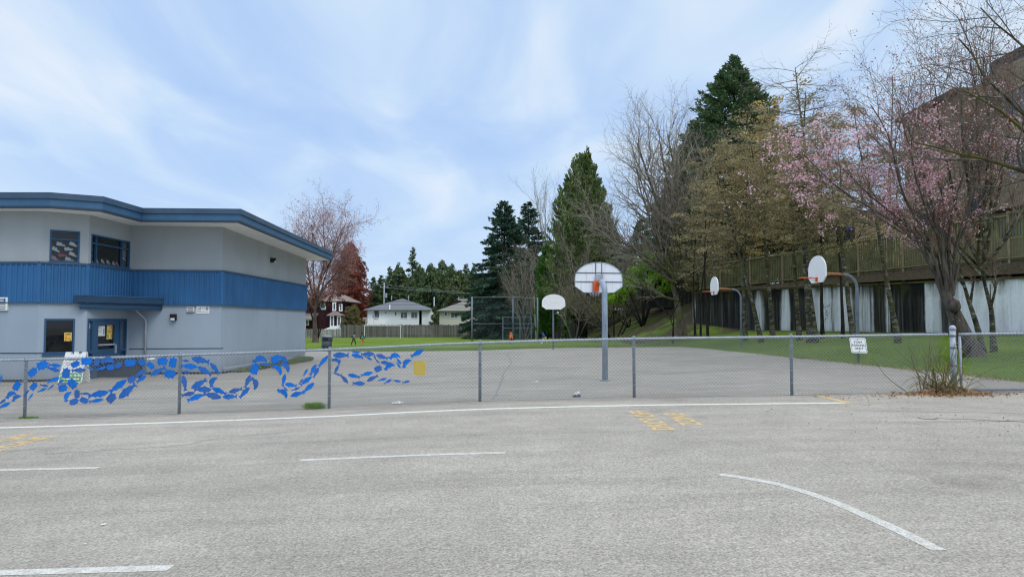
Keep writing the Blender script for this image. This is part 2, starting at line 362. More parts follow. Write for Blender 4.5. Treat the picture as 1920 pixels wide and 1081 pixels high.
def herm(xk, yk, x):
    d = np.diff(yk)/np.diff(xk); m = np.zeros_like(yk)
    m[1:-1] = np.where(d[1:]*d[:-1] > 0, 2*d[1:]*d[:-1]/(d[1:]+d[:-1]+1e-12), 0); m[0] = d[0]; m[-1] = d[-1]
    i = np.clip(np.searchsorted(xk, x)-1, 0, len(xk)-2); h = xk[i+1]-xk[i]; t = np.clip((x-xk[i])/h, 0, 1)
    return (2*t**3-3*t**2+1)*yk[i]+(t**3-2*t**2+t)*h*m[i]+(-2*t**3+3*t**2)*yk[i+1]+(t**3-t**2)*h*m[i+1]
def z0(X, Y):
    X = np.asarray(X, float); Y = np.asarray(Y, float)
    R = np.array([herm(XC, ZR[k], X) for k in range(len(YR))])
    i = np.clip(np.searchsorted(YR, Y)-1, 0, len(YR)-2); t = np.clip((Y-YR[i])/(YR[i+1]-YR[i]), 0, 1); t = t*t*(3-2*t)*.5+t*.5
    a = np.take_along_axis(R, i[None], 0)[0]; b = np.take_along_axis(R, (i+1)[None], 0)[0]
    return a*(1-t)+b*t
def xe(Y): return np.interp(Y, [15,25,39,50,60], [11.9,11.9,10.9,9.2,8.6])     # foot of the grass bank
def xw(Y): return np.where(np.asarray(Y) < 51, 24.4-.6167*(np.asarray(Y)-33), 13.3)
def yfar(X): return np.interp(X, [-60,-14,-9,-2.4,2.4,8,12], [54,53,51,46.5,45,43.5,42.5])
def zg(X, Y):
    X = np.asarray(X, float); Y = np.asarray(Y, float); z = z0(X, Y); e = xe(Y)
    t = np.clip((X-e)/(xw(Y)-e), 0, 1); zb = np.interp(Y, [33,47,52,60], [.95,.95,1.55,2.0])
    zz = np.where(X > e, z*(1-t)+zb*t, z)
    s = np.clip((Y-50)/4, 0, 1); zz = zz + np.clip((X-13.3)*.5, 0, 2.6)*s
    return np.where(Y < 15.2, z, zz)
def gz(x, y): return float(zg(np.array([x]), np.array([y]))[0])
def sheet(xs, ys, zf, keep=None):
    X, Y = np.meshgrid(xs, ys); x = X.ravel(); y = Y.ravel(); z = zf(x, y); nx = len(xs)
    I, J = np.meshgrid(np.arange(len(xs)-1), np.arange(len(ys)-1)); a = (J*nx+I).ravel()
    Q = np.stack([a, a+1, a+nx+1, a+nx], 1)
    if keep is not None:
        cx = x[Q].mean(1); cy = y[Q].mean(1); Q = Q[keep(cx, cy)]
    return np.stack([x, y, z], 1), Q
def seq(*segs): return np.unique(np.round(np.concatenate([np.arange(a, b, s) for a, b, s in segs]), 3))
gx = seq((-1500,-200,100), (-200,-60,10), (-60,-18,2), (-18,20,.5), (20,60,2), (60,200,10), (200,1501,100))
gy = seq((-60,10,5), (10,60,.5), (60,140,2.5), (140,300,10), (300,2501,100))
def inside(X, Y):
    return (Y < yfar(X)-.25) & np.where(Y > 15.4, X < xe(Y)-.25, True)
def zground(X, Y): return np.where(inside(X, Y), zg(X, Y)-.22, zg(X, Y)+.02)
V, Q = sheet(gx, gy, zground)
g = MB(); g.addq(V, Q); ground = struct('ground', g, MATS['grass ground'], True)
x, y = V[:, 0], V[:, 1]; e = xe(y); t = np.clip((x-e)/(xw(y)-e), 0, 1)
d = np.where(x > e, np.clip((t-.62)*1.8, 0, .65), 0); d = np.maximum(d, np.where((y > 46) & (x > 8.5), .55, 0)); d = np.where((y > 110), .4, d)
d = np.where((x > 10.2) & (x < e+.6) & (y > 15) & (y < 45), .35, d)
at_ = ground.data.attributes.new('dirt', 'FLOAT', 'POINT'); at_.data.foreach_set('value', d.astype(np.float32))
# parking lot and school court: draped asphalt sheets
lx = seq((-80,-16,2), (-16,16,.25), (16,61,1)); ly = seq((-40,2,2), (2,13.95,.25)); ly = np.append(ly, 13.95)
g = MB(); g.addq(*sheet(lx, ly, lambda X, Y: z0(X, Y))); struct('parking_lot', g, MATS['lot asphalt'], True)
cx_ = seq((-80,-16,2), (-16,14,.5)); cy_ = np.append(13.95, seq((14.5,54.6,.5)))
g = MB(); g.addq(*sheet(cx_, cy_, lambda X, Y: z0(X, Y), lambda X, Y: (Y < yfar(X)+.4) & ((X < xe(Y)+.5) | (Y < 15.7))))
g.addq(*sheet(np.arange(14, 61, 1.), np.array([13.95,14.5,15,15.6]), lambda X, Y: z0(X, Y)))
struct('school_court', g, MATS['court asphalt'], True)

def strip(mb, pts, w, lift=.0022, dens=.25):
    P = [np.array(pts[0], float)]
    for a, b in zip(pts[:-1], pts[1:]):
        a = np.array(a, float); b = np.array(b, float); n = max(1, int(np.linalg.norm(b-a)/dens))
        P += [a+(b-a)*k/n for k in range(1, n+1)]
    P = np.array(P); T = np.gradient(P, axis=0); T /= np.linalg.norm(T, axis=1)[:, None]; S = np.stack([-T[:, 1], T[:, 0]], 1)
    ww = (np.interp(np.linspace(0, 1, len(P)), np.linspace(0, 1, len(w)), w) if isinstance(w, (list, tuple)) else np.full(len(P), w))[:, None]/2
    A = P-S*ww; B = P+S*ww
    V = np.concatenate([np.c_[A, z0(A[:, 0], A[:, 1])+lift], np.c_[B, z0(B[:, 0], B[:, 1])+lift]]); n = len(P)
    mb.addq(V, np.array([[i, i+1, n+i+1, n+i] for i in range(n-1)]))
def marking(name, pts, w, m, lift=.0022):
    g = MB(); strip(g, pts, w, lift); return struct(name, g, MATS[m])
def spline(pts, k=6):
    P = np.array(pts, float); out = []
    for i in range(len(P)-1):
        p0 = P[max(i-1, 0)]; p1 = P[i]; p2 = P[i+1]; p3 = P[min(i+2, len(P)-1)]
        for t in np.arange(k)/k: out.append(.5*((2*p1)+(-p0+p2)*t+(2*p0-5*p1+4*p2-p3)*t*t+(-p0+3*p1-3*p2+p3)*t**3))
    return out+[P[-1]]
marking('painted_line', [(-30,12.66), (-7,12.66), (0,12.68), (6.0,12.6)], .15, 'bright road paint')
marking('painted_line', [(-2.59,8.53), (-.08,8.46)], .11, 'white road paint')
marking('painted_line', [(-9,8.76), (-6.3,8.68), (-5.07,8.6)], .11, 'white road paint')
marking('painted_line', [(-6,4.92), (-3.56,4.89), (-2.33,4.82)], .115, 'white road paint')
marking('painted_line', spline([(2.08,7.03), (2.47,6.6), (2.69,6.02), (2.79,5.35), (2.82,5.02), (2.84,4.68)]), .105, 'white road paint')
marking('painted_line', [(6.06,13.8), (6.05,12.5)], .13, 'yellow road paint', .0045)
marking('painted_line', [(6.2,12.35), (7.05,11.69), (7.89,11.11), (9.5,10.0)], .09, 'faded yellow paint')
def lettering(x0, y0):
    for dx, yc, word, ln in ((0, 10.85, 'DROP OFF', 2.05), (.5, 10.85, 'ZONE', 1.3)):
        Vt, F = text_polys(word, .42); w_ = np.ptp(Vt[:, 0]); h_ = np.ptp(Vt[:, 1])
        wx = x0+dx-Vt[:, 1]*(.30/h_); wy = y0+Vt[:, 0]*(ln/w_)
        g = MB()
        for k, (ox, oy) in enumerate(((-.013,0), (.013,0), (0,-.02), (0,.02))):
            g.add(np.stack([wx+ox, wy+oy, z0(wx, wy)+.0022+.0003*k], 1), F)
        struct('painted_lettering', g, MATS['yellow road paint'])
lettering(2.16, 10.85); lettering(-8.05, 10.75)
rr = random.Random(5)
def crack(pts, w, m='crack'):
    P = spline(pts, 9); P = [(p[0]+rr.gauss(0, .014), p[1]+rr.gauss(0, .03)) for p in P]
    marking('pavement_crack', P, [w*rr.uniform(.4, 1.3) for _ in range(9)], m, .0015)
crack([(-.39,14.3), (-.33,18), (-.27,23.1), (-.12,27), (-.04,30), (-.2,36), (-.15,41)], .075, 'crack soft')
crack([(-12,17.0), (-8.3,17.3), (-4.7,19.3), (-1,20.2)], .05); crack([(-9,15.2), (-6,16), (-3,18.6), (-1,22)], .06, 'crack soft')
crack([(-6.5,9.7), (-5.4,9.9), (-4.74,10.05), (-4.4,10.6), (-3.3,11.0)], .022, 'crack soft')
crack([(4.5,30), (7,27), (9.5,22.5), (11.7,19.5)], .12, 'crack soft')
for x0_, n_ in ((-14, 24), (-2, 24), (9.5, 14)):  # dirt line under the fence, also painted contact shade at its foot
    marking('fence_foot_dirt_shade', [(x0_+.45*k+rr.uniform(-.1, .1), 13.93+rr.uniform(-.03, .03)) for k in range(n_)], [rr.uniform(.02, .16) for _ in range(17)], 'crack soft', .0018)
crack([(6.2,10.6), (7.2,10.2), (8.5,9.2)], .05); crack([(5.2,11.9), (6.8,11.2), (8.9,10.9)], .03, 'crack soft')
crack([(-2.5,26), (2,25.2), (8,25.9)], .08, 'crack soft'); crack([(-7,31), (0,32), (9,31)], .1, 'crack soft')
# ---------------------------------------------------------------- school building
bld = thing('school_building', 'two-storey grey stucco school with a blue cladding band and deep blue roof fascia', 'school building', (-14, 28, -.4))
FP = [(-34,22.1), (-15.15,22.2), (-14.1,23.0), (-14.1,25.6), (-10.9,26.0), (-11.75,39.5), (-34,39.5)]
def wall_panel(mb, p, q, za, zb, holes=(), depth=.12, off=0.):
    p = np.array(p, float); q = np.array(q, float); L = np.linalg.norm(q-p); t = (q-p)/L; o = np.array([t[1], -t[0]])
    p = p+o*off
    def P(s, z, d=0.): return [p[0]+t[0]*s-o[0]*d, p[1]+t[1]*s-o[1]*d, z]
    S = sorted({0, L, *[h[0] for h in holes], *[h[1] for h in holes]}); Z = sorted({za, zb, *[h[2] for h in holes], *[h[3] for h in holes]})
    for a, b in zip(S[:-1], S[1:]):
        for c, d in zip(Z[:-1], Z[1:]):
            if any(h[0]-1e-6 <= a and b <= h[1]+1e-6 and h[2]-1e-6 <= c and d <= h[3]+1e-6 for h in holes): continue
            mb.quad(P(a, c), P(b, c), P(b, d), P(a, d))
    for a, b, c, d in holes:
        mb.quad(P(a, c), P(b, c), P(b, c, depth), P(a, c, depth)); mb.quad(P(a, d, depth), P(b, d, depth), P(b, d), P(a, d))
        mb.quad(P(a, c), P(a, c, depth), P(a, d, depth), P(a, d)); mb.quad(P(b, c, depth), P(b, c), P(b, d), P(b, d, depth))
    return P, L
Z0, ZB, ZT, ZS = -1.2, 2.18, 3.44, 5.12
lowholes = {1: [(.16, 1.0, .53, 1.66)], 2: [(.06, 2.38, -.45, 1.66)]}
uphles = {1: [(.24, 1.07, 3.5, 4.54)], 2: [(.14, 2.49, 3.5, 4.5)]}
lo = MB(); up = MB(); band = MB(); trim = MB(); joint = MB()
for i in range(6):
    p, q = FP[i], FP[i+1]
    wall_panel(lo, p, q, Z0, ZB+.02, lowholes.get(i, ())); wall_panel(up, p, q, ZT-.02, ZS, uphles.get(i, ()))
    p_, q_ = np.array(p), np.array(q); L = np.linalg.norm(q_-p_); t = (q_-p_)/L; o = np.array([t[1], -t[0]])
    if i < 5:
        # ribbed metal sheet: trapezoid profile
        pitch = .17 if i != 4 else .19; n = int(L/pitch); pr = []
        for k in range(n):
            s0 = L*k/n; w = L/n
            for f, d in ((0, .03), (.55, .03), (.66, .058), (.9, .058)): pr.append((s0+f*w, d))
        pr.append((L, .03)); zt = [ZT+ (0.13*s/L if i == 4 else 0) for s, _ in pr]
        P = [p_+t*s+o*d for s, d in pr]; n_ = len(P)
        Vb = [[*a, ZB] for a in P]+[[*a, z] for a, z in zip(P, zt)]
        band.add(Vb, [[k, k+1, n_+k+1, n_+k] for k in range(n_-1)])
        # flashing along the top and a joint groove near the base
        for mb_, zc, h, pr_, e in ((trim, ZT+.015, .06, .075, 1), (trim, ZB-.01, .035, .068, 0)):
            z1 = zc+(.13 if (i == 4 and e) else 0)
            a = p_; b = q_; A = a+o*pr_; B = b+o*pr_
            mb_.add([[*a, zc-h/2], [*b, z1-h/2], [*B, z1-h/2], [*A, zc-h/2], [*a, zc+h/2], [*b, z1+h/2], [*B, z1+h/2], [*A, zc+h/2]], [[0,1,2,3],[7,6,5,4],[3,2,6,7],[0,3,7,4],[2,1,5,6]])
        if i != 2:
            f1 = 1.0 if i < 4 else 0.02; A = p_+o*.006; B = p_+t*L*f1+o*.006
            if i == 1: pass
            joint.add([[*A, .54], [*B, .54], [*B, .575], [*A, .575]], [[0,1,2,3]])
for c in (1, 2, 4, 5):
    a, b_, d_ = (np.array(FP[c+k], float) for k in (-1, 0, 1)); t1 = nrm(b_-a); t2 = nrm(d_-b_); m = nrm(np.array([t1[1]+t2[1], -t1[0]-t2[0]])); q = b_+m*.012
    zc = ZT+(.13 if c == 5 else 0); band.tube([(*q, ZB), (*q, zc)], .062, 10)
lo.build('lower_wall', MATS['stucco lower'], bld); up.build('upper_wall', MATS['stucco upper'], bld)
band.build('cladding_band', MATS['blue cladding'], bld)['label'] = 'bright blue ribbed metal band between the storeys'; trim.build('flashing', MATS['fascia cap'], bld); joint.build('wall_joint', MATS['joint line'], bld)
RP = [(-34,21.4), (-14.42,21.5), (-13.2,22.2), (-13.15,24.5), (-9.75,24.7), (-10.55,40.6), (-34,40.6)]
def grow_poly(P, d):
    out = []; n = len(P)
    for i in range(n):
        a, b, c = np.array(P[i-1]), np.array(P[i]), np.array(P[(i+1) % n])
        t1 = nrm(b-a); t2 = nrm(c-b); o1 = np.array([t1[1], -t1[0]]); o2 = np.array([t2[1], -t2[0]]); m = nrm(o1+o2); out.append(tuple(b+m*d/max(.4, m @ o1)))
    return out
def ringwall(mb, P, z0_, z1_, d=0.):
    G = grow_poly(P, d); n = len(G); V = [(*a, z0_) for a in G]+[(*a, z1_) for a in G]
    mb.add(V, [[i, (i+1) % n, n+(i+1) % n, n+i] for i in range(n)])
    return G
roof = MB(); G = ringwall(roof, RP, 5.50, 5.505, -.01); roof.add([(*a, 5.53) for a in grow_poly(RP, -.02)], [list(range(7))])
rf = roof.build('roof', MATS['roof membrane'], bld)
fa = MB(); ringwall(fa, RP, 5.17, 5.405, 0); fa.build('fascia', MATS['fascia blue'], bld)
fc = MB(); g1 = grow_poly(RP, .045); g0 = grow_poly(RP, -.06); n = 7
V = [(*a, 5.405) for a in g1]+[(*a, 5.59) for a in g1]+[(*a, 5.6) for a in g0]+[(*a, 5.405) for a in g0]
fc.add(V, [[i, (i+1) % n, n+(i+1) % n, n+i] for i in range(n)]+[[n+i, n+(i+1) % n, 2*n+(i+1) % n, 2*n+i] for i in range(n)]+[[3*n+i, 3*n+(i+1) % n, (i+1) % n, i] for i in range(n)]+[[2*n+i, 2*n+(i+1) % n, 3*n+(i+1) % n, 3*n+i] for i in range(n)])
fc.build('fascia_cap', MATS['fascia cap'], bld)
dr = MB(); g1 = grow_poly(RP, .012); g0 = grow_poly(RP, -.1)
dr.add([(*a, 5.10) for a in g1]+[(*a, 5.17) for a in g1]+[(*a, 5.10) for a in g0], [[i, (i+1) % n, n+(i+1) % n, n+i] for i in range(n)]+[[2*n+i, 2*n+(i+1) % n, (i+1) % n, i] for i in range(n)])
dr.build('drip_edge', MATS['drip edge'], bld)
so = MB(); so.add([(*a, 5.115) for a in grow_poly(RP, -.09)], [list(range(7))[::-1]]); so.build('soffit', MATS['soffit'], bld)

def frame_at(i): # local frame of wall i
    p, q = np.array(FP[i], float), np.array(FP[i+1], float); t = nrm(q-p); return np.array([*p, 0]), np.array([*t, 0]), np.array([t[1], -t[0], 0])
UP = np.array([0, 0, 1.])
def bar(mb, O, t, o, s0, s1, za, zb, d0, d1):
    c = [(s0, za), (s1, za), (s1, zb), (s0, zb)]
    V = [O+t*s+UP*z+o*d0 for s, z in c]+[O+t*s+UP*z+o*d1 for s, z in c]
    mb.add(V, [[3,2,1,0],[4,5,6,7],[0,1,5,4],[1,2,6,5],[2,3,7,6],[3,0,4,7]])
def window(i, s0, s1, za, zb, vs=(), hs=(), sill=True, w=.055, parent=bld, name='window'):
    O, t, o = frame_at(i); f = MB()
    for a, b, c, d in ((s0, s1, za, za+w), (s0, s1, zb-w, zb), (s0, s0+w, za+w, zb-w), (s1-w, s1, za+w, zb-w)): bar(f, O, t, o, a, b, c, d, -.1, .012)
    for v in vs: bar(f, O, t, o, v-w/2, v+w/2, za+w, zb-w, -.095, .006)
    for h in hs: bar(f, O, t, o, s0+w, s1-w, h-w/2, h+w/2, -.097, .008)
    if sill: bar(f, O, t, o, s0-.04, s1+.04, za-.07, za-.002, -.02, .05)
    wn = f.build(name, MATS['frame blue'], parent)
    g = MB(); c = -.06; V = [O+t*a+UP*z+o*c for a, z in ((s0+w/2, za+w/2), (s1-w/2, za+w/2), (s1-w/2, zb-w/2), (s0+w/2, zb-w/2))]; g.add(V, [[0,1,2,3]])
    g.build('pane', MATS['dark glass'], wn); return wn
window(1, .24, 1.07, 3.5, 4.54, hs=(4.24,)); window(1, .16, 1.0, .53, 1.66)
window(2, .14, 2.49, 3.5, 4.5, vs=(.44, 2.0), hs=(4.2,))
# rooms behind the glass: floor slab and a partition that catch a little daylight
mat('room wall', (.30,.29,.26), .9); mat('room floor', (.18,.16,.13), .9)
g = MB(); g.box((-22.45,26.6,2.62), (14,8.2,.12)); g.build('floor_slab', MATS['room floor'], bld)
g = MB(); g.box((-17.2,27.2,3.87), (.12,6.4,2.38)); g.build('partition', MATS['room wall'], bld)
g = MB(); g.box((-18.4,25.9,.95), (7.2,.12,3.1)); g.build('partition', MATS['room wall'], bld)
# entrance: door leaf between two sidelights
O, t, o = frame_at(2)
f = MB()
for a, b, c, d in ((.06, 2.38, 1.58, 1.66), (.06, .12, -.45, 1.58), (2.32, 2.38, -.45, 1.58), (.30, .36, -.45, 1.58), (1.93, 1.99, -.45, 1.58), (.12, .30, .5, .6), (1.99, 2.32, .5, .6)): bar(f, O, t, o, a, b, c, d, -.1, .03)
ef = f.build('door_frame', MATS['frame blue'], bld)
for a, b in ((.12, .30), (1.99, 2.32)):
    g = MB(); bar(g, O, t, o, a, b, .6, 1.58, -.07, -.06); g.build('sidelight_pane', MATS['house glass'], ef)
    g = MB(); bar(g, O, t, o, a, b, -.45, .5, -.07, -.055); g.build('lower_panel', MATS['frame blue'], ef)
g = MB()
for a, b, c, d in ((.36, .66, -.42, 1.58), (1.63, 1.93, -.42, 1.58), (.66, 1.63, 1.44, 1.58), (.66, 1.63, -.42, .62)): bar(g, O, t, o, a, b, c, d, -.06, .01)
dl = g.build('door', MATS['frame blue'], bld)
g = MB(); bar(g, O, t, o, .66, 1.63, .62, 1.44, -.045, -.035); g.build('pane', MATS['dark glass'], dl)
g = MB(); bar(g, O, t, o, .7, 1.6, .74, .79, -.03, .06); g.build('push_bar', MATS['galvanised'], dl)
g = MB(); bar(g, O, t, o, 1.66, 1.72, .45, .75, .01, .05); g.build('handle', MATS['galvanised'], dl)
# canopy across the re-entrant corner
cp = MB(); tri = [(-14.17,22.72), (-12.98,25.72), (-14.11,25.58)]
cp.prism(tri, 1.97, 2.2); cp.prism(grow_poly(tri, .09), 2.2, 2.42); cn = cp.build('canopy', MATS['canopy blue'], bld); cn['label'] = 'dark blue two-tier entrance canopy'
c2 = MB(); c2.prism(grow_poly(tri, .11), 2.42, 2.445); c2.prism(grow_poly(tri, .02), 2.06, 2.085); c2.build('canopy_trim', MATS['fascia blue'], cn)
dp = MB(); dp.tube([(-13.62,25.1,1.98), (-13.6,25.2,1.9), (-13.5,25.53,1.66), (-13.49,25.57,1.5), (-13.49,25.57,-.6)], .042, 10)
dp.build('downpipe', MATS['galvanised'], bld, True)
# plinth of the side wall
O4, t4, o4 = frame_at(4); pl = MB(); L4 = float(np.linalg.norm(np.array(FP[5])-np.array(FP[4])))
V = [O4+t4*s+UP*z+o4*d for s in (.25, L4) for z, d in ((-1.1, .05), (-.22 if s < 1 else -.40, .05), (-.18 if s < 1 else -.36, 0))]
pl.add(V, [[0,3,4,1],[1,4,5,2]]); pl.build('plinth', MATS['stucco lower'], bld)
lv = MB(); O0, t0, o0 = frame_at(0); SB = 18.85
for k in range(5): bar(lv, O0, t0, o0, SB-2.2, SB-1.02, 1.98+k*.075, 2.02+k*.075, .0, .05)
bar(lv, O0, t0, o0, SB-1.02, SB-.96, 1.92, 2.34, 0, .06); bar(lv, O0, t0, o0, SB-2.2, SB-1.02, 2.3, 2.34, 0, .06); bar(lv, O0, t0, o0, SB-2.2, SB-1.02, 1.92, 1.95, 0, .06)
lv.build('vent_louver', MATS['paper white'], bld)
# small lamps, vent and signs on the wall
def wall_pt(i, s, z, d=0.): O, t, o = frame_at(i); return O+t*s+UP*z+o*d
def wl(label, i, s, z, w, h, dp_, cat='wall lamp'):
    O, t, o = frame_at(i); c = wall_pt(i, s, z); r = thing('wall_lamp', label, cat, tuple(c))
    g = MB(); bar(g, O, t, o, s-w/2, s+w/2, z-h*.1, z+h/2, .0, dp_); V = [O+t*(s+a*w/2)+UP*zz+o*dd for a in (-1, 1) for zz, dd in ((z-h*.1, 0), (z-h*.1, dp_), (z-h/2, dp_*.55), (z-h/2, 0))]
    g.add(V, [[0,1,2,3],[7,6,5,4],[1,5,6,2],[2,6,7,3]]); g.build('housing', MATS['black'], r)
    g = MB(); bar(g, O, t, o, s-w*.35, s+w*.35, z-h*.45, z-h*.12, dp_*.9, dp_*.98); g.build('lens', MATS['paper white'], r)
wl('black box wall lamp below the blue band, left of the white signs', 3, 1.55, 1.72, .2, .24, .16)
wl('small black floodlight high on the side wall above the blue band', 4, 6.4, 4.42, .2, .2, .22, 'floodlight')
O, t, o = frame_at(3)
r = thing('wall_vent', 'small white louvred vent cover on the grey wall beside the larger white sign', 'vent', tuple(wall_pt(3, 2.13, 2.0)))
g = MB(); bar(g, O, t, o, 2.0, 2.26, 1.92, 2.1, 0, .03); g.build('cover', MATS['plastic white'], r)
g = MB(); [bar(g, O, t, o, 2.03, 2.23, z, z+.022, .03, .036) for z in (1.955, 2.0, 2.05)]; bar(g, O, t, o, 2.0, 2.26, 1.895, 1.918, 0, .05); g.build('slots', MATS['ink'], r)
r = thing('wall_sign', 'white rectangular sign with emblem, 10 and round seal on the grey wall', 'sign', tuple(wall_pt(3, 2.57, 2.0)))
g = MB(); bar(g, O, t, o, 2.34, 2.8, 1.86, 2.14, 0, .015); g.build('board', MATS['sign white'], r)
g = MB(); b0 = wall_pt(3, 2.57, 2.0, .017)
put_text(g, '10', .15, b0+t*.02+UP*.04, t, UP, .002)
g.add([b0+t*a+UP*z for a, z in ((-.20, 0), (-.07, 0), (-.07, .1), (-.1, .09), (-.13, .04), (-.2, .03))], [[0,1,2,3,4,5]])
for z in (-.045, -.095): g.add([b0+t*a+UP*zz for a, zz in ((-.2, z), (-.05 if z > -.05 else .2, z), (-.05 if z > -.05 else .2, z+.018), (-.2, z+.018))], [[0,1,2,3]])
an = np.linspace(0, 2*pi, 25)[:-1]; g.add([b0+t*(.15+.055*cos(a))+UP*(.045+.07*sin(a)) for a in an], [list(range(24))]); g.build('lettering', MATS['grey ink'], r)
# paper cutouts and notices on the glass
def sheet_on(i, name, label, cat, s, z, outline, m, d=-.055, group=None):
    O, t, o = frame_at(i); g = MB(); g.plate([(a, b) for a, b in outline], wall_pt(i, s, z, d), t, UP, .004)
    ob = g.build(name, MATS[m]); c = wall_pt(i, s, z, d); ob.data.transform(__import__('mathutils').Matrix.Translation((-c[0], -c[1], -c[2]))); ob.location = tuple(c)
    return tag(ob, label, cat, group)
SHOE = [(-.13,-.06), (.10,-.06), (.14,-.035), (.135,-.01), (.07,.005), (.02,.03), (-.005,.075), (-.05,.055), (-.12,.085), (-.135,.02)]
def shoe(sc, flip, a=0): return [((cos(a)*x*flip-sin(a)*y)*sc, (sin(a)*x*flip+cos(a)*y)*sc) for x, y in (SHOE if flip > 0 else SHOE[::-1])]
k = 0
for s, z, m, fl, a in ((.55,4.09,'paper white',1,-.1), (.90,4.11,'paper white',1,-.3), (.42,3.91,'paper white',1,-.4), (.77,3.95,'paper white',1,.15), (.61,3.745,'paper red',1,.25), (.90,3.775,'paper white',1,-.35), (.40,3.62,'paper pink',1,-.3), (.80,3.61,'paper white',1,-.1)):
    k += 1; col = {'paper white': 'white', 'paper red': 'red', 'paper pink': 'pink'}[m]; row = ['top', 'top', 'second', 'second', 'third', 'third', 'bottom', 'bottom'][k-1]; sd = ['left', 'right'][(k-1) % 2]
    sheet_on(1, 'paper_shoe', f'{col} paper sneaker cutout in the upstairs corner window, {row} row {sd} side', 'paper cutout', s, z, shoe(.92, fl, a), m, -.075, 'paper sneakers in the upstairs windows')
for q, (s, z, m, sc) in enumerate(((.27,4.02,'paper white',.75), (.27,3.82,'paper white',.75), (.29,3.62,'paper white',.75), (.62,3.62,'paper white',.85), (.95,3.64,'paper white',.85), (1.27,3.64,'paper white',.85), (1.62,3.62,'paper white',.8), (1.83,3.63,'paper pink',.8), (2.26,3.85,'paper white',.8))):
    nm = ['top of three in the left narrow pane', 'middle of three in the left narrow pane', 'bottom of three in the left narrow pane', 'first from left on the wide pane sill', 'second from left on the wide pane sill', 'third from left on the wide pane sill', 'fourth from left on the wide pane sill', 'last on the wide pane sill', 'alone in the right narrow pane'][q]
    sheet_on(2, 'paper_shoe', f'{"pink" if m=="paper pink" else "white"} paper sneaker cutout, {nm}', 'paper cutout', s, z, shoe(sc, 1, -.25), m, -.075, 'paper sneakers in the upstairs windows')
def rect(w, h): return [(-w/2,-h/2), (w/2,-h/2), (w/2,h/2), (-w/2,h/2)]
def notice(i, label, s, z, w, h, m, marks, d):
    O, t, o = frame_at(i); c = wall_pt(i, s, z, d); r = thing('notice', label, 'notice', tuple(c))
    g = MB(); g.plate(rect(w, h), c, t, UP, .004); g.build('sheet', MATS[m], r)
    for mm, rs in marks.items():
        g = MB()
        for a, b, ww, hh in rs: g.plate(rect(ww*w, hh*h), c+t*a*w+UP*b*h+o*.0045, t, UP, .0012)
        g.build('print', MATS[mm], r)
notice(1, 'yellow and orange notice taped inside the ground floor corner window', .82, 1.07, .21, .28, 'notice yellow', {'notice orange': [(-.25,-.12,.25,.4), (.1,-.2,.3,.18)], 'ink': [(0,.28,.7,.12), (-.3,-.42,.14,.1), (.35,-.42,.14,.1)]}, -.055)
notice(2, 'white notice with a blue block on the left half of the door glass', .9, 1.24, .40, .34, 'paper white', {'notice blue': [(.34,-.05,.2,.6)], 'grey ink': [(-.2,.3,.5,.05), (-.2,.15,.5,.05), (-.2,0,.5,.05), (-.2,-.15,.5,.05)], 'ink': [(-.4,.42,.15,.06)]}, -.03)
notice(2, 'tall yellow notice with coloured blocks on the right half of the door glass', 1.38, 1.2, .33, .5, 'notice yellow', {'notice orange': [(0,.02,.8,.1)], 'paper white': [(-.25,.3,.3,.12), (.05,-.27,.2,.2)], 'notice green': [(-.28,-.28,.28,.22)], 'paper red': [(.32,-.28,.2,.22), (.3,.3,.15,.2)]}, -.03)
notice(2, 'small white notice in the narrow pane left of the door', .21, 1.42, .15, .2, 'paper white', {'ink': [(0,-.45,.9,.07)], 'grey ink': [(0,.1,.7,.06), (0,.25,.7,.06)]}, -.05)
# low dark panel added for the dark area below the door
r = thing('entrance_panel', 'low dark navy panel standing in front of the school entrance', 'barrier', (-13.35, 23.7, gz(-13.35, 23.7)))
zb = gz(-13.35, 23.7)
g = MB(); g.box((-13.4,23.75,zb+.38), (1.5,.05,.7), .05); g.build('panel', MATS['navy panel'], r)
g = MB(); [g.box((-13.4+dx,23.75+dx*.05,zb+.375), (.06,.12,.75), .05) for dx in (-.72,.72)]; g.build('feet', MATS['black'], r)
# sandwich board
SBX, SBY = -13.66, 21.75; zb = gz(SBX, SBY)
sb = thing('sandwich_board', 'white plastic A-frame sign with green phone number strip by the school entrance', 'sandwich board', (SBX, SBY, zb))
def aframe(sgn):
    uy = nrm((.06, sgn*.20, 1)); ux = nrm((1, .12, 0)); H, W = .99, .70
    O = np.array([SBX, SBY-sgn*.22, zb])
    poly = [(-W/2,.05), (-W/2+.07,.0), (-W/2+.1,.05), (W/2-.1,.05), (W/2-.07,0), (W/2,.05), (W/2-.05,H), (W/2-.17,H), (W/2-.19,H-.07), (-W/2+.21,H-.07), (-W/2+.19,H), (-W/2+.05,H)]
    return O, ux, uy, poly
O, ux, uy, poly = aframe(1); g = MB(); g.plate(poly, O, ux, uy, .03); g.box(O+uy*.955+ux*.0+np.array([0,.01,0]), (.14,.03,.09)); fp = g.build('front_panel', MATS['plastic white'], sb)
w = np.cross(ux, uy)
g = MB(); g.plate([(-.31,.06), (.31,.06), (.31,.33), (-.31,.33)], O+w*.031, ux, uy, .003); gp = g.build('green_strip', MATS['sign green'], fp)
g = MB(); put_text(g, '604-541-8488', .105, O+w*.036+uy*.255, ux, uy, .001, bold=.003); g.plate(rect(.5, .035), O+w*.0345+uy*.15, ux, uy, .001); g.build('phone_number', MATS['sign white'], gp)
g = MB()
for zz, ww in ((.8,.44), (.73,.34), (.64,.46), (.58,.4), (.40,.42)): g.plate(rect(ww, .022), O+w*.031+uy*zz, ux, uy, .001)
g.build('print', MATS['grey ink'], fp)
O, ux, uy, poly = aframe(-1); g = MB(); g.plate(poly, O-np.array([0,.0,0]), ux, uy, .03); g.build('rear_panel', MATS['plastic white'], sb)
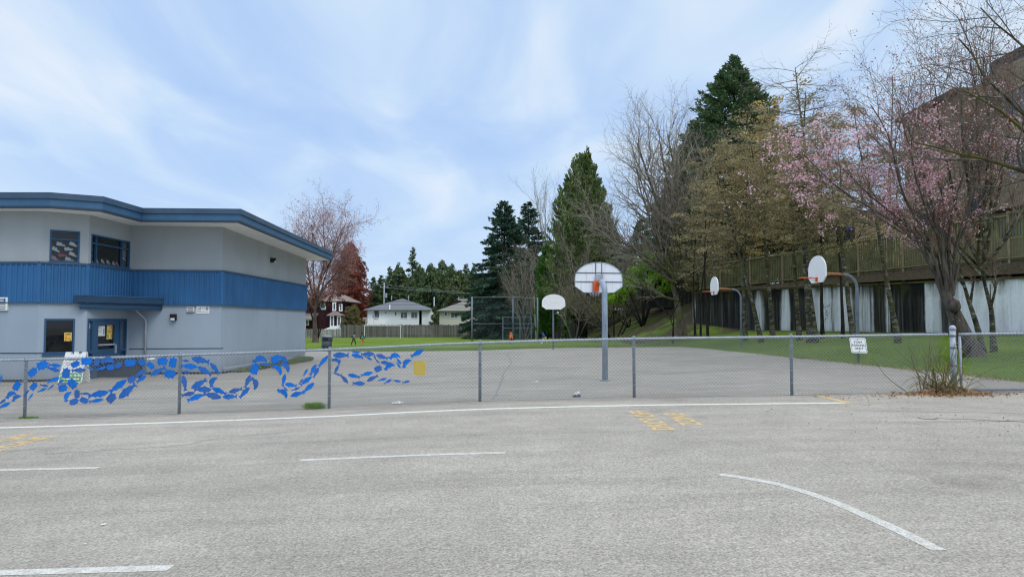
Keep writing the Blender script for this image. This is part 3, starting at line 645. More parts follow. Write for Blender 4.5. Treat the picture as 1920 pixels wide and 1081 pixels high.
# thin black strip at the foot of the walls and a soil strip along the side wall
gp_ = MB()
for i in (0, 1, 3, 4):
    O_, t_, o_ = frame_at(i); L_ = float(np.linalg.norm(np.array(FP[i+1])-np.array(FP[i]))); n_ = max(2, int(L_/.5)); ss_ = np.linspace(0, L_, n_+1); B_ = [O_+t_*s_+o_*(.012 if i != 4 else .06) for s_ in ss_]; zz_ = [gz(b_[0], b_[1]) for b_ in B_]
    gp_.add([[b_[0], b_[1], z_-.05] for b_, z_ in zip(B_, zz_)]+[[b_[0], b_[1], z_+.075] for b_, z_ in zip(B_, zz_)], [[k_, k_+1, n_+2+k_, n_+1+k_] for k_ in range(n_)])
gp_.build('base_strip', MATS['black'], bld)
varied('dark soil', (.035,.028,.02), .4, 6)
g = MB(); a_, b_ = O4+t4*.9+o4*.32, O4+t4*13.2+o4*.32; strip(g, [(a_[0], a_[1]), (b_[0], b_[1])], [.35,.6,.5,.65,.5], .012); struct('soil_strip', g, MATS['dark soil'])
# planting along the side wall
rg = np.random.default_rng(3)
def quads(P, size, rng, aspect=.5, dirs=None, spread=1.0, fold=.25):
    n = len(P); a = rng.normal(size=(n, 3))
    if dirs is not None: a = dirs+a*spread
    a /= np.linalg.norm(a, axis=1)[:, None]+1e-9; b = rng.normal(size=(n, 3)); b -= a*(a*b).sum(1)[:, None]; b /= np.linalg.norm(b, axis=1)[:, None]+1e-9
    c = np.cross(a, b); s = (size*rng.uniform(.6, 1.4, n))[:, None] if np.isscalar(size) else size[:, None]
    V = np.stack([P-a*s*.5, P+b*s*aspect*.5+c*s*fold*.3, P+a*s*.5, P-b*s*aspect*.5+c*s*fold*.3], 1).reshape(-1, 3)
    return V, np.arange(n*4).reshape(n, 4)
def ball_pts(rng, n, c, r, inner=.4):
    u = rng.normal(size=(n, 3)); u /= np.linalg.norm(u, axis=1)[:, None]; rad = rng.uniform(inner, 1, n)**.6; return np.array(c)+u*rad[:, None]*np.array(r)
for k in range(7):
    s = 1.5+k*1.75; c = O4+t4*s+o4*.45; zb = gz(c[0], c[1]); h = [.16,.24,.2,.28,.22,.36,.26][k]
    r = thing('low_shrub', f'low dark green shrub against the side wall of the school, {ORD[k+1]} from the front corner', 'shrub', (c[0], c[1], zb), group='shrubs along the school side wall')
    g = MB(); g.addq(*quads(ball_pts(rg, 420, (c[0], c[1], zb+h*.42), (.32,.8,h*.55)), .11, rg, .45)); g.build('crown', MATS['thuja sprays'], r)
    g = MB()
    for q in range(6): a = q*1.05; g.tube([(c[0],c[1],zb-.02), (c[0]+.2*cos(a),c[1]+.3*sin(a),zb+h*.6)], [.015,.006], 4)
    g.build('stem', MATS['bark dark'], r)

# ---------------------------------------------------------------- chain-link fence
FY = 13.9
def zf(X): return z0(np.asarray(X, float), np.full(np.shape(X), 14.))
def fence_run(x0, x1, posts, label, bottom_rail, terminal=None, seed=1):
    r = thing('chain_link_fence', label, 'fence', (round((x0+x1)/2, 2), FY, 0.), group=None)
    for px in posts:
        z = float(zf(np.array([px]))[0]); g = MB(); g.tube([(px,FY+.03,z-.1), (px,FY+.03,z+1.16)], .031, 12); g.tube([(px,FY+.03,z+1.14), (px,FY+.03,z+1.2), (px,FY+.03,z+1.225)], [.038,.038,.015], 12)
        p = g.build('post', MATS['galvanised dark'], r, True)
        g = MB(); [g.tube([(px-.04,FY-.012,z+h), (px+.04,FY-.012,z+h)], .008, 6) for h in (.25,.5,.75,1.0)]; g.build('tie_wire', MATS['galvanised'], p)
    if terminal is not None:
        px = terminal; z = float(zf(np.array([px]))[0]); g = MB(); g.tube([(px,FY+.02,z-.1), (px,FY+.02,z+1.27)], .056, 16); g.lathe([(.064,z+1.25), (.064,z+1.29), (.05,z+1.325), (.02,z+1.345)], (px,FY+.02,0), 16)
        p = g.build('terminal_post', MATS['galvanised'], r, True)
        g = MB(); [g.tube([(px,FY+.02,z+h-.02), (px,FY+.02,z+h+.02)], .063, 16) for h in (.2,.55,.9,1.14)]; g.build('band', MATS['galvanised dark'], p, True)
        g = MB(); g.tube([(px+.14,FY+.02,z-.05), (px+.14,FY+.02,z+1.13)], .026, 10); g.build('brace', MATS['galvanised'], r, True)
    xs = np.linspace(x0, x1, int((x1-x0)/.5)+1); z = zf(xs)
    g = MB(); g.tube(np.c_[xs, np.full(len(xs), FY+.012), z+1.165], .024, 10); g.build('top_rail', MATS['galvanised'], r, True)
    if bottom_rail: g = MB(); g.tube(np.c_[xs, np.full(len(xs), FY+.012), z+.05], .024, 10); g.build('bottom_rail', MATS['galvanised dark'], r, True)
    # woven mesh: one bent wire per diagonal, knuckles folded over the rail
    rng = np.random.default_rng(seed); pit = .0712; hb, ht = .03, 1.15; H = ht-hb; PA = []; K = []
    for sg in (1, -1):
        for s in np.arange(x0-H, x1+H, pit):
            a = np.linspace(0, 1, 5); X = s+sg*H*(a-.5)+(.5*H if sg > 0 else .5*H); Zr = hb+H*a
            ok = (X >= x0) & (X <= x1)
            if ok.sum() < 2: continue
            X = X[ok]; Zr = Zr[ok]; bulge = .012*np.sin(X*2.1)*np.sin(Zr*2.6)
            pts = np.stack([X, FY-.014+bulge+sg*.002, zf(X)+Zr], 1)
            PA.append(pts)
            if ok[-1] and sg > 0: K.append(X[-1])
    g = MB()
    for p in PA: g.tube(p, .0037, 4, False)
    for X in K:
        zz = float(zf(np.array([X]))[0])+1.15
        g.tube([(X-.016,FY-.015,zz-.01), (X-.004,FY-.02,zz+.03), (X+.012,FY-.002,zz+.055+rng.uniform(-.004,.01)), (X+.02,FY+.02,zz+.048)], .0042, 4, False)
    g.build('wire_mesh', MATS['wire'], r)
    return r
PX = [-12.75,-9.72,-6.64,-3.65,-.64,2.44,5.59]
fence_run(-16.2, 8.72, [-15.8]+PX, 'waist-high galvanised chain-link fence between the parking lot and the school court', False, 8.83, 1)
fence_run(8.95, 24.3, [12.0,15.05,18.1,21.15,24.2], 'short chain-link fence with a bottom rail right of the thick terminal post', True, None, 2)

# blue cutouts wired to the mesh
FISH = "s -10.13 -0.01 0.15 40;s -10.08 -0.08 0.23 25;c -9.96 0.13 0.21 25;t -9.85 0.30 0.19 60;c -9.85 0.07 0.19 30;f -9.66 0.16 0.15 50;f -10.17 0.45 0.13 85;t -9.55 0.57 0.20 40;t -9.36 0.71 0.22 20;f -9.11 0.71 0.23 355;s -9.13 0.63 0.23 345;t -9.52 0.29 0.16 50;f -9.57 0.09 0.15 55;f -9.34 0.22 0.17 22;f -9.31 0.31 0.15 352;f -9.17 0.28 0.13 38;s -9.13 0.42 0.23 22;f -8.98 0.38 0.15 45;t -8.88 0.55 0.20 80;t -8.75 0.35 0.20 320;t -8.94 0.26 0.18 10;t -8.70 0.73 0.17 30;t -8.48 0.79 0.21 0;s -8.63 0.61 0.26 3;f -8.39 0.64 0.13 335;c -8.84 0.10 0.21 65;t -8.65 0.14 0.16 90;t -8.71 -0.01 0.17 20;t -8.51 0.02 0.16 340;f -8.49 0.15 0.16 0;s -8.23 0.14 0.39 12;f -8.27 0.01 0.26 10;t -7.97 0.06 0.20 45;s -7.84 0.30 0.38 38;s -7.65 0.20 0.41 220;t -7.57 0.43 0.16 35;c -7.38 0.55 0.21 20;s -7.38 0.44 0.21 35;t -8.27 0.77 0.16 80;c -8.05 0.80 0.26 0;f -8.18 0.65 0.19 18;t -8.00 0.67 0.15 5;t -7.84 0.71 0.15 40;t -7.61 0.76 0.21 0;t -7.38 0.77 0.16 330;t -7.20 0.71 0.16 325;w -7.19 0.84 0.15 5;t -6.97 0.79 0.20 10;t -6.76 0.76 0.20 80;s -7.05 0.59 0.32 208;t -6.82 0.54 0.21 350;f -6.51 0.80 0.15 355;s -6.21 0.81 0.34 168;s -6.43 0.69 0.30 357;s -6.12 0.60 0.30 150;s -5.92 0.65 0.26 130;f -6.50 0.58 0.15 0;s -6.52 0.36 0.30 100;s -6.23 0.34 0.32 210;c -5.95 0.39 0.21 60;s -6.15 0.23 0.32 358;s -5.82 0.20 0.30 158;s -5.50 0.21 0.26 194;s -6.44 0.14 0.26 12;s -6.30 0.07 0.30 22;s -5.96 0.11 0.35 348;s -5.61 0.09 0.27 182;s -5.32 0.17 0.26 48;s -5.26 0.39 0.26 70;c -5.12 0.35 0.23 285;t -5.13 0.63 0.21 75;c -5.02 0.82 0.26 5;s -4.92 0.73 0.19 355;t -4.71 0.83 0.19 20;c -4.55 0.82 0.19 310;c -4.66 0.63 0.23 315;c -4.50 0.67 0.21 310;s -4.54 0.42 0.23 80;s -4.40 0.32 0.23 170;f -4.51 0.25 0.13 315;c -4.55 0.16 0.23 320;s -4.27 0.14 0.26 194;f -4.30 0.24 0.16 20;s -4.04 0.27 0.26 42;s -4.10 0.40 0.26 38;f -4.20 0.39 0.13 50;f -4.11 0.57 0.15 62;s -3.96 0.62 0.23 62;s -3.90 0.57 0.21 65;s -3.76 0.79 0.26 50;s -3.41 0.91 0.30 180;c -3.50 0.80 0.17 335;f -3.44 0.76 0.13 75;s -3.50 0.62 0.17 65;f -3.47 0.53 0.13 335;s -3.34 0.44 0.21 312;f -3.11 0.97 0.15 357;s -3.08 0.89 0.23 165;s -2.88 0.93 0.25 3;f -2.86 0.85 0.15 335;f -2.74 0.89 0.11 290;s -2.59 0.88 0.23 162;f -2.69 0.80 0.13 315;s -2.52 0.76 0.19 172;c -2.34 0.89 0.21 10;c -2.44 0.69 0.21 25;f -2.26 0.80 0.15 305;f -2.26 0.71 0.13 305;c -2.10 0.76 0.21 45;s -1.89 0.95 0.26 28;t -2.67 0.64 0.15 25;s -3.15 0.50 0.23 166;s -2.89 0.54 0.23 14;s -3.05 0.35 0.23 0;s -2.78 0.45 0.23 206;f -2.58 0.43 0.16 14;f -2.47 0.39 0.16 30;f -2.29 0.40 0.15 350;f -2.11 0.38 0.15 12"
def o_salmon(L):
    P = [(.5,.0),(.43,.055),(.32,.095),(.18,.12),(.10,.155),(.02,.15),(.0,.125),(-.12,.105),(-.2,.11),(-.25,.075),(-.33,.045),(-.40,.08),(-.5,.14),(-.46,.0),(-.5,-.13),(-.40,-.07),(-.33,-.04),(-.22,-.07),(-.16,-.12),(-.1,-.085),(.05,-.125),(.1,-.17),(.16,-.12),(.3,-.10),(.43,-.055)]
    return [(x*L, y*L*1.12) for x, y in P]
def o_slim(L):
    P = [(.5,.01),(.36,.08),(.12,.13),(-.12,.10),(-.3,.035),(-.5,.12),(-.44,0),(-.5,-.11),(-.3,-.03),(-.08,-.11),(.16,-.12),(.38,-.07)]
    return [(x*L, y*L) for x, y in P]
def o_turtle(L):
    out = []
    for k in range(36):
        a = 2*pi*k/36; r = .37+.03*cos(2*a)
        for b, w, h in ((0,.26,.16), (.72,.2,.17), (-.72,.2,.17), (2.45,.2,.15), (-2.45,.2,.15), (pi,.12,.14), (1.6,.12,.07), (-1.6,.12,.07)):
            d = (a-b+pi) % (2*pi)-pi; r += h*math.exp(-(d/w)**2)
        out.append((r*cos(a)*L, r*sin(a)*L*.86))
    return out
def o_curved(L):
    up_, dn = [], []
    for k in range(11):
        f = k/10; a = -.95+1.9*f; R = .42; w = .13*math.sin(pi*min(1, f*.86+.12))**.8+.01
        if f < .12: w = .12
        elif f < .22: w = .055
        for lst, sg in ((up_, 1), (dn, -1)): lst.append(((R+sg*w)*sin(a)*L*1.25, ((R+sg*w)*cos(a)-.36)*L*1.25))
    return dn+up_[::-1]
bays = {}
for e in FISH.split(';'):
    k, X, Z, L, a = e.split(); X, Z, L, a = float(X), float(Z), float(L)*(1.10 if k in 'st' else 1.14), R_(float(a))
    b = sum(X > p for p in PX[1:]); bays.setdefault(b, []).append((X, Z, L, a, k))
BN = {0: 'at the left end of the fence', 1: 'between the first and second posts in view', 2: 'between the second and third posts in view', 3: 'between the third and fourth posts in view'}
KN = {'s': ('salmon_cutout', 'salmon'), 't': ('turtle_cutout', 'turtle-shaped'), 'c': ('curved_fish_cutout', 'curved fish'), 'f': ('small_fish_cutout', 'slim little fish'), 'w': ('small_fish_cutout', 'fish')}
rf_ = random.Random(11)
for b, lst in sorted(bays.items()):
    lst.sort()
    for q, (X, Z, L, a, k) in enumerate(lst):
        O_ = {'s': o_salmon, 't': o_turtle, 'c': o_curved, 'f': o_slim, 'w': o_slim}[k](L*(1.0 if k != 't' else 1.0))
        if k in 'sf' and cos(a) < 0: O_ = [(x, -y) for x, y in O_][::-1]
        sh = rf_.uniform(1.0, 1.2); P = [(cos(a)*x-sin(a)*y*sh, sin(a)*x+cos(a)*y*sh) for x, y in O_]
        g = MB(); g.plate(P, (0, 0, 0), (1, 0, 0), (0, 0, 1), .006)
        nm, kn = KN[k]; ob = g.build(nm, MATS['fish pale' if k == 'w' else 'fish blue']); ob.location = (X, FY-.026-.0012*(q % 6), Z)
        ob.rotation_euler = (rf_.uniform(-.05, .05), 0, rf_.uniform(-.07, .07))
        tag(ob, f"{'pale' if k=='w' else 'blue'} {kn} cutout, {ORD[q+1]} from left {BN[b]}", 'fish cutout', 'blue sea creature cutouts wired to the chain-link fence')
r = thing('yellow_sign', 'plain square yellow board wired behind the mesh right of the blue fish', 'sign', (-1.84, FY+.01, .65))
g = MB(); g.plate([(-.115,-.14), (.1,-.14), (.12,-.11), (.115,.135), (.1,.15), (-.12,.14)], (-1.84,FY+.01,.65), (1,0,0), (0,0,1), .006); g.build('board', MATS['yellow board'], r)
g = MB(); [g.tube([(-1.84+dx,FY-.02,.65+dz), (-1.84+dx,FY+.012,.65+dz)], .006, 6) for dx, dz in ((-.09,.11), (.085,.115), (-.09,-.11), (.08,-.11))]; g.build('tie_wire', MATS['wire'], r)
# staff parking sign, leaning on the mesh
cx, cz = 6.9, 1.105
r = thing('parking_sign', 'white STAFF PARKING ONLY sign with grey border hung askew under the fence rail', 'sign', (cx, FY-.05, cz))
def rrect(w, h, rad, n=5):
    out = []
    for qx, qy, a0 in ((1,-1,-pi/2), (1,1,0), (-1,1,pi/2), (-1,-1,pi)):
        for k in range(n+1): a = a0+k*pi/2/n; out.append((qx*(w/2-rad)+rad*cos(a), qy*(h/2-rad)+rad*sin(a)))
    return out
ux = nrm((1, 0, -.02)); uy = nrm((-.11, .03, 1)); uy = uy-ux*(ux@uy)*.0; O = np.array([cx, FY-.05, cz])
def shear(P): return [O+ux*a+uy*b for a, b in P]
def flat(mb, P, t, lift):
    w = nrm(np.cross(ux, uy)); A = [p+w*lift for p in shear(P)]; B = [p+w*(lift+t) for p in shear(P)]; n = len(P)
    mb.add(A+B, [[i, (i+1) % n, n+(i+1) % n, n+i] for i in range(n)]+[list(range(n))[::-1], list(range(n, 2*n))])
g = MB(); flat(g, rrect(.325,.305,.035), .004, 0); bo = g.build('plate', MATS['sign white'], r)
g = MB(); A = rrect(.295,.275,.028); B = rrect(.275,.255,.022); n = len(A); w = nrm(np.cross(ux, uy))
g.add([p+w*.0055 for p in shear(A)+shear(B)], [[i, (i+1) % n, n+(i+1) % n, n+i] for i in range(n)]); g.build('border', MATS['grey ink'], bo)
g = MB()
for tx, z in (('STAFF', .062), ('PARKING', .0), ('ONLY', -.062)):
    Vt, F = text_polys(tx, .066)
    for dx in (-.0016, .0016): g.add(np.array([O+ux*(a*.98+dx)+uy*(b+z)+w*(.0056+dx*.05) for a, b in Vt]), F)
g.build('lettering', MATS['ink'], bo)
g = MB(); [g.lathe([(.009,0), (.009,.004), (.004,.007)], (0,0,0), 8) for _ in (1,)]
g = MB(); [g.tube([O+uy*d+w*.004, O+uy*d+w*.012], .009, 8) for d in (.115, -.115)]; g.build('bolt', MATS['ink'], bo)

# ---------------------------------------------------------------- basketball hoops
mat('yellow faded', (.75,.72,.45), .8)
def fan(w, h):
    P = [(-w*.32,-h*.5), (-w*.5,-h*.30), (-w*.5,-h*.02)]
    for k in range(1, 14): a = pi-pi*k/14; P.append((w*.5*cos(a), -h*.02+h*.52*sin(a)))
    return (P+[(w*.5,-h*.02), (w*.5,-h*.30), (w*.32,-h*.5), (w*.2,-h*.5), (-w*.2,-h*.5)])[::-1]
def hoop(label, base, yaw, H, arm, W, Hb, m_front, post_r, back=True, rimmed=True, arm_mat='pole paint'):
    """local frame: +y is the way the board faces; post at origin"""
    bx, by = base; bz = gz(bx, by); r = thing('basketball_hoop', label, 'basketball hoop', (bx, by, bz), yaw, group='basketball hoops around the school court')
    rim = H; bc = rim+Hb*.32
    # post with bent top; arm reaches the board
    g = MB(); P = [(0,0,-.2), (0,0,rim-.45)]
    zt = rim+.12
    if arm > .7: P = [(0,0,-.2), (0,0,zt-.45)]+[(0,.45*(1-cos(a)),zt-.45+.45*sin(a)) for a in np.linspace(.2, pi/2, 7)]; P2 = [(0,.45,zt), (0,arm*.75,zt+.03), (0,arm,zt+.03)]
    else: P = [(0,0,-.2), (0,0,zt-.28)]+[(-.02*k/5,.30*(1-cos(a)),zt-.28+.3*sin(a)) for k, a in enumerate(np.linspace(.25, pi/2*.85, 6))]; P2 = [P[-1], (0,arm*.8,zt+.02), (0,arm,zt+.02)]
    g.tube(P, post_r, 14); po = g.build('post', MATS[arm_mat], r, True, True)
    g = MB(); g.lathe([(post_r*1.9,.0), (post_r*1.9,.02), (post_r*1.2,.03)], (0,0,.0), 14); g.build('base_collar', MATS['galvanised dark'], po, False, True)
    g = MB(); g.tube(P2, post_r*.92, 12); g.build('arm', MATS['rusty steel'], r, True, True)
    o = np.array([0, arm, bc]); poly = fan(W, Hb)
    g = MB(); g.plate([(-x, z) for x, z in poly][::-1], o, (-1,0,0), (0,0,1), .045); bd = g.build('backboard', MATS[m_front], r, False, True)
    if back:
        g = MB()
        for zz in (.135, -.13): g.box((0,arm-.004,bc+zz*Hb/.89), (W*.985,.02,.022))
        for xx in (-.09,.09): g.box((xx,arm-.008,bc+.2), (.018,.022,Hb*.5))
        g.build('stiffener', MATS['fan stiffener'], bd, False, True)
        g = MB(); n = len(poly)
        for a, b in zip(poly, poly[1:]+poly[:1]): g.tube([(-a[0],arm-.005,bc+a[1]), (-b[0],arm-.005,bc+b[1])], .011, 5, False)
        g.build('edge_bead', MATS['galvanised'], bd, False, True)
        g = MB(); g.box((0,arm-.03,bc-.02), (.22,.05,.20)); g.build('mount_plate', MATS['galvanised'], bd, False, True)
    cy = arm+.045+.15+.228
    if not rimmed:
        g = MB(); [g.box((dx,arm+.05,bc-.02+dz), (.10,.004,.05)) for dx in (-.18,0,.18) for dz in (0,)]; g.build('target_mark', MATS['yellow faded'], bd, False, True); return r, rim, arm, cy
    g = MB(); an = np.linspace(0, 2*pi, 29); cy = arm+.045+.15+.228
    g.tube(np.c_[.228*np.cos(an), cy+.228*np.sin(an), np.full(29, rim)], .011, 8, False)
    g.box((0,arm+.11,rim-.005), (.14,.16,.012)); g.box((0,arm+.052,rim-.06), (.16,.014,.16))
    for sx in (-1, 1): g.tube([(sx*.07,arm+.055,rim-.12), (sx*.16,cy-.15,rim)], .008, 6)
    rm = g.build('rim', MATS['rim orange'], r, False, True)
    return r, rim, arm, cy
h1 = hoop('large weathered fan backboard on a thick pale blue pole just beyond the fence', (2.58,19.3), .17, 2.62, .55, 1.40, .86, 'board back', .081)
# brace rusted orange behind the board and a torn net
root, rim, arm, cy = h1
g = MB(); g.box((-.10,arm-.05,rim+.02), (.17,.04,.30)); g.build('bracket', MATS['rim orange'], root, False, True)
g = MB(); rn = random.Random(4)
for k in range(10):
    a = 2*pi*k/10; g.tube([(.225*cos(a),cy+.225*sin(a),rim), (.17*cos(a+.2),cy+.17*sin(a+.2),rim-.12), (.12*cos(a+.35),cy+.12*sin(a+.35),rim-.2-rn.random()*.08)], .006, 4); g.tube([(.225*cos(a),cy+.225*sin(a),rim), (.17*cos(a-.2),cy+.17*sin(a-.2),rim-.12), (.12*cos(a-.35),cy+.12*sin(a-.35),rim-.2)], .006, 4)
g.build('net', MATS['net'], root, False, True)
for ch in root.children:
    if ch.name.startswith('arm'): ch['label'] = 'rusty orange bent arm'
    if ch.name.startswith('backboard'): ch['label'] = 'weathered stained white board back with dark stiffener bars'
hoop('clean white fan backboard on a slim grey pole at the far end of the court', (2.46,41.4), pi, 2.55, .35, 1.38, .9, 'board white', .055, False, False, arm_mat='galvanised dark')
hoop('nearer white backboard with orange rim on a gooseneck pole along the grass bank', (12.05,24.2), pi/2, 2.98, 1.35, 1.37, .94, 'board white', .05, False, arm_mat='galvanised dark')
hoop('farther white backboard with orange rim on a gooseneck pole along the grass bank', (11.95,36.2), pi/2, 2.98, 1.35, 1.37, .94, 'board white', .05, False, arm_mat='galvanised dark')
def AT(px, py, Y):   # where a sight line through the photo meets depth Y (used only to lay things out at their true distance)
    return ((px-960)/1300.*Y, Y, 1.6+(600-py)*Y/1300.)
# ---------------------------------------------------------------- children on the field
def skin_mesh(name, V, E, Rr, m, parent, sub=1):
    me = bpy.data.meshes.new(name); me.from_pydata(V, E, []); ob = bpy.data.objects.new(name, me); C.objects.link(ob)
    md = ob.modifiers.new('s', 'SKIN'); md.use_smooth_shade = True
    sv = me.skin_vertices[0].data if me.skin_vertices else None
    for i, rr_ in enumerate(Rr): sv[i].radius = (rr_, rr_) if np.isscalar(rr_) else rr_
    sv[0].use_root = True
    s2 = ob.modifiers.new('u', 'SUBSURF'); s2.levels = sub; s2.render_levels = sub
    dg = bpy.context.evaluated_depsgraph_get(); nm = bpy.data.meshes.new_from_object(ob.evaluated_get(dg))
    bpy.data.objects.remove(ob); bpy.data.meshes.remove(me)
    nm.name = name; nm.materials.clear(); nm.materials.append(m); o2 = bpy.data.objects.new(name, nm); C.objects.link(o2)
    if parent: o2.parent = parent
    return o2
def person(label, x, y, H, yaw, top, legs, swing=.25, lean=0., bag=None, longcoat=False, armswing=.3, hood=None, kick=0.):
    z = gz(x, y); r = thing('person', label, 'person', (x, y, z), yaw); h = H
    def fwd(a): return a
    hip = (0, 0, .52*h); chest = (0, lean*.22*h, .70*h); neck = (0, lean*.34*h, .82*h); chin = (0, lean*.38*h, .865*h); head = (0, lean*.40*h+.012*h, .925*h); topv = (0, lean*.41*h, .965*h)
    V = [hip, chest, neck, chin, head, topv]; E = [(0,1),(1,2),(2,3),(3,4),(4,5)]; Rr = [.075*h, .08*h, .034*h, .045*h, .07*h, .05*h]
    V.append((0, head[1]+.075*h, .905*h)); E.append((4, 6)); Rr.append(.014*h)      # nose
    joints = {}
    for sg in (-1, 1):
        s = swing*sg+(kick if sg > 0 else 0); b = len(V)
        kn = (sg*.055*h, s*.22*h, .28*h+abs(kick if sg > 0 else 0)*.03*h); an = (sg*.055*h, s*.34*h-.03*h, .045*h+(abs(kick)*.08*h if sg > 0 else 0)); toe = (sg*.065*h, an[1]+.11*h, an[2]-.028*h)
        V += [(sg*.05*h, 0, .50*h), kn, an, toe]; E += [(0,b),(b,b+1),(b+1,b+2),(b+2,b+3)]; Rr += [.058*h, .04*h, .027*h, .022*h]
        joints[('leg', sg)] = [V[b], kn, an]
        s = -armswing*sg; b = len(V); sh = (sg*.11*h, neck[1]-.01*h, .79*h); el = (sg*.15*h, sh[1]+s*.1*h, .64*h); wr = (sg*.15*h, el[1]+(s*.5+.25)*.15*h, .515*h); pm = (sg*.15*h, wr[1]+.02*h, .475*h)
        V += [sh, el, wr, pm]; E += [(2,b),(b,b+1),(b+1,b+2),(b+2,b+3)]; Rr += [.036*h, .028*h, .018*h, .022*h]
        for q in range(5):
            V.append((pm[0]+(q-2)*.009*h*(1 if q else 1.6), pm[1]+.018*h+(.012*h if q == 0 else 0), pm[2]-(.02 if q == 0 else .042-.004*abs(q-2))*h)); E.append((b+3, len(V)-1)); Rr.append(.006*h)
        joints[('arm', sg)] = [sh, el, wr]
    skin_mesh('body', V, E, Rr, MATS['skin'], r)
    sh = joints
    V = [hip, chest, neck]; E = [(0,1),(1,2)]; Rr = [.10*h, .105*h, .055*h]
    if longcoat: V.append((0, 0, .40*h)); E.append((0, 3)); Rr.append(.11*h)
    for sg in (-1, 1):
        b = len(V); V += list(sh[('arm', sg)]); E += [(2,b),(b,b+1),(b+1,b+2)]; Rr += [.05*h, .042*h, .032*h]
    skin_mesh('jacket', V, E, Rr, top, r)
    V = [(0,0,.515*h)]; E = []; Rr = [.095*h]
    for sg in (-1, 1):
        a, k, n = sh[('leg', sg)]; b = len(V); V += [a, k, (n[0], n[1], n[2]+.01*h)]; E += [(0,b),(b,b+1),(b+1,b+2)]; Rr += [.068*h, .05*h, .036*h]
    skin_mesh('trousers', V, E, Rr, legs, r)
    for sg in (-1, 1):
        n = sh[('leg', sg)][2]; skin_mesh('shoe', [(n[0], n[1]-.02*h, n[2]-.01*h), (n[0], n[1]+.10*h, n[2]-.022*h)], [(0,1)], [.036*h, .03*h], MATS['black'], r)
    V = [(0, head[1]-.02*h, .955*h), (0, head[1]-.045*h, .91*h), (0, head[1]+.015*h, .978*h)]; skin_mesh('hair', V, [(0,1),(0,2)], [.078*h, .06*h, .055*h], hood or MATS['hair dark'], r)
    if bag is not None: skin_mesh('backpack', [(0, chest[1]-.15*h, .60*h), (0, chest[1]-.15*h, .76*h)], [(0,1)], [.13*h, .11*h], bag, r)
    return r
mat('coat grey', (.22,.24,.23), .9); mat('cloth black', (.018,.018,.02), .9); mat('cloth olive', (.035,.04,.03), .9); mat('cloth teal', (.03,.5,.5), .8); mat('cloth orange', (.75,.2,.05), .85); mat('cloth blue', (.02,.08,.42), .8); mat('cloth yellow', (.62,.55,.12), .85); mat('jersey white', (.7,.7,.68), .8)
x, y, _ = AT(664, 646, 67); person('child in a grey top and dark trousers walking along the field', x, y, 1.22, -1.2, MATS['coat grey'], MATS['cloth olive'], .5, .12, MATS['cloth olive'], True, .4)
x, y, _ = AT(680, 646, 67); person('child with a bright teal backpack walking beside the wooden fence', x, y, 1.15, .2, MATS['cloth black'], MATS['cloth orange'], .35, .05, MATS['cloth teal'], False, .2)
x, y, _ = AT(958, 646, 61); person('child in an orange hooded jacket standing by the backstop pole', x, y, 1.05, 2.8, MATS['cloth orange'], MATS['cloth black'], .1, 0, None, True, .1, MATS['cloth orange'])
x, y, _ = AT(1022, 645, 60); person('child in a blue jacket and yellow socks leaning towards a white ball', x, y, 1.12, 1.9, MATS['cloth blue'], MATS['cloth yellow'], .3, .55, None, False, .4, None, .6)
x, y, _ = AT(1015, 643, 60); zb = gz(x, y)
g = MB(); g.lathe([(.11*sin(a)+1e-4, -.11*cos(a)) for a in np.linspace(0, pi, 11)], (0,0,0), 16); b = g.build('ball', MATS['jersey white'], None, True); b.location = (x, y, zb+.13); tag(b, 'white ball on the grass in front of the child in blue', 'ball')

# ---------------------------------------------------------------- small things in the yard
x, y = -14.05, 52.6; zb = gz(x, y)
r = thing('trash_bin', 'tall dark grey trash bin with a paler domed lid at the field edge', 'trash bin', (x, y, zb))
tl = ((0,1,0), .06)
g = MB(); g.lathe([(.33,0), (.36,.05), (.37,.4), (.385,.42), (.385,.47), (.375,.5), (.39,.8)], (x,y,zb), 20, tl); g.build('bucket', MATS['bin grey'], r, True)
g = MB(); g.lathe([(.405,.79), (.41,.86), (.40,1.02), (.405,1.06), (.34,1.14), (.2,1.18)], (x,y,zb), 20, tl); ld = g.build('lid', MATS['bin grey'], r, True)
g = MB(); g.lathe([(.408,1.055), (.35,1.15), (.2,1.195), (.01,1.2)], (x,y,zb), 20, tl); g.build('dome', MATS['bin lid'], ld, True)
g = MB(); g.box((x+.05,y-.40,zb+.93), (.4,.03,.16)); g.build('flap', MATS['black'], ld)
def litter(name, label, cat, x, y, s, m, seed, flat=.4):
    rg_ = np.random.default_rng(seed); z = float(z0(np.array([x]), np.array([y]))[0]); n = 10; P = [(s*(.5+.5*rg_.random())*cos(2*pi*k/n), s*.6*(.4+.6*rg_.random())*sin(2*pi*k/n)) for k in range(n)]
    g = MB(); V = [(a, b, .012+s*flat*.25*rg_.random()) for a, b in P]+[(0, 0, s*flat), (s*.2, -s*.1, s*flat*.6)]
    g.add(V, [[k, (k+1) % n, 10 if k % 3 else 11] for k in range(n)]+[[3,10,11],[0,10,11]]); o = g.build(name, MATS[m]); o.location = (x, y, z); return tag(o, label, cat)
litter('crumpled_paper', 'white crumpled plastic bag lying by the fence foot', 'litter', -2.3, 14.12, .17, 'paper white', 1)
litter('paper_scrap', 'larger of the white paper scraps on the parking lot near the camera, at left', 'litter', -3.48, 5.99, .03, 'paper white', 2, .2)
litter('paper_scrap', 'tiny white scrap on the parking lot nearest the camera, at left', 'litter', -3.3, 5.45, .016, 'paper white', 3, .2)
litter('paper_scrap', 'small white scrap on the court between the fence and the big pole', 'litter', .67, 19.35, .08, 'paper white', 4, .5)
x, y = 1.32, 14.28; zb = gz(x, y); r = thing('shoe', 'stray white and purple shoe lying behind the fence foot', 'shoe', (x, y, zb))
mat('purple sole', (.16,.05,.16), .8)
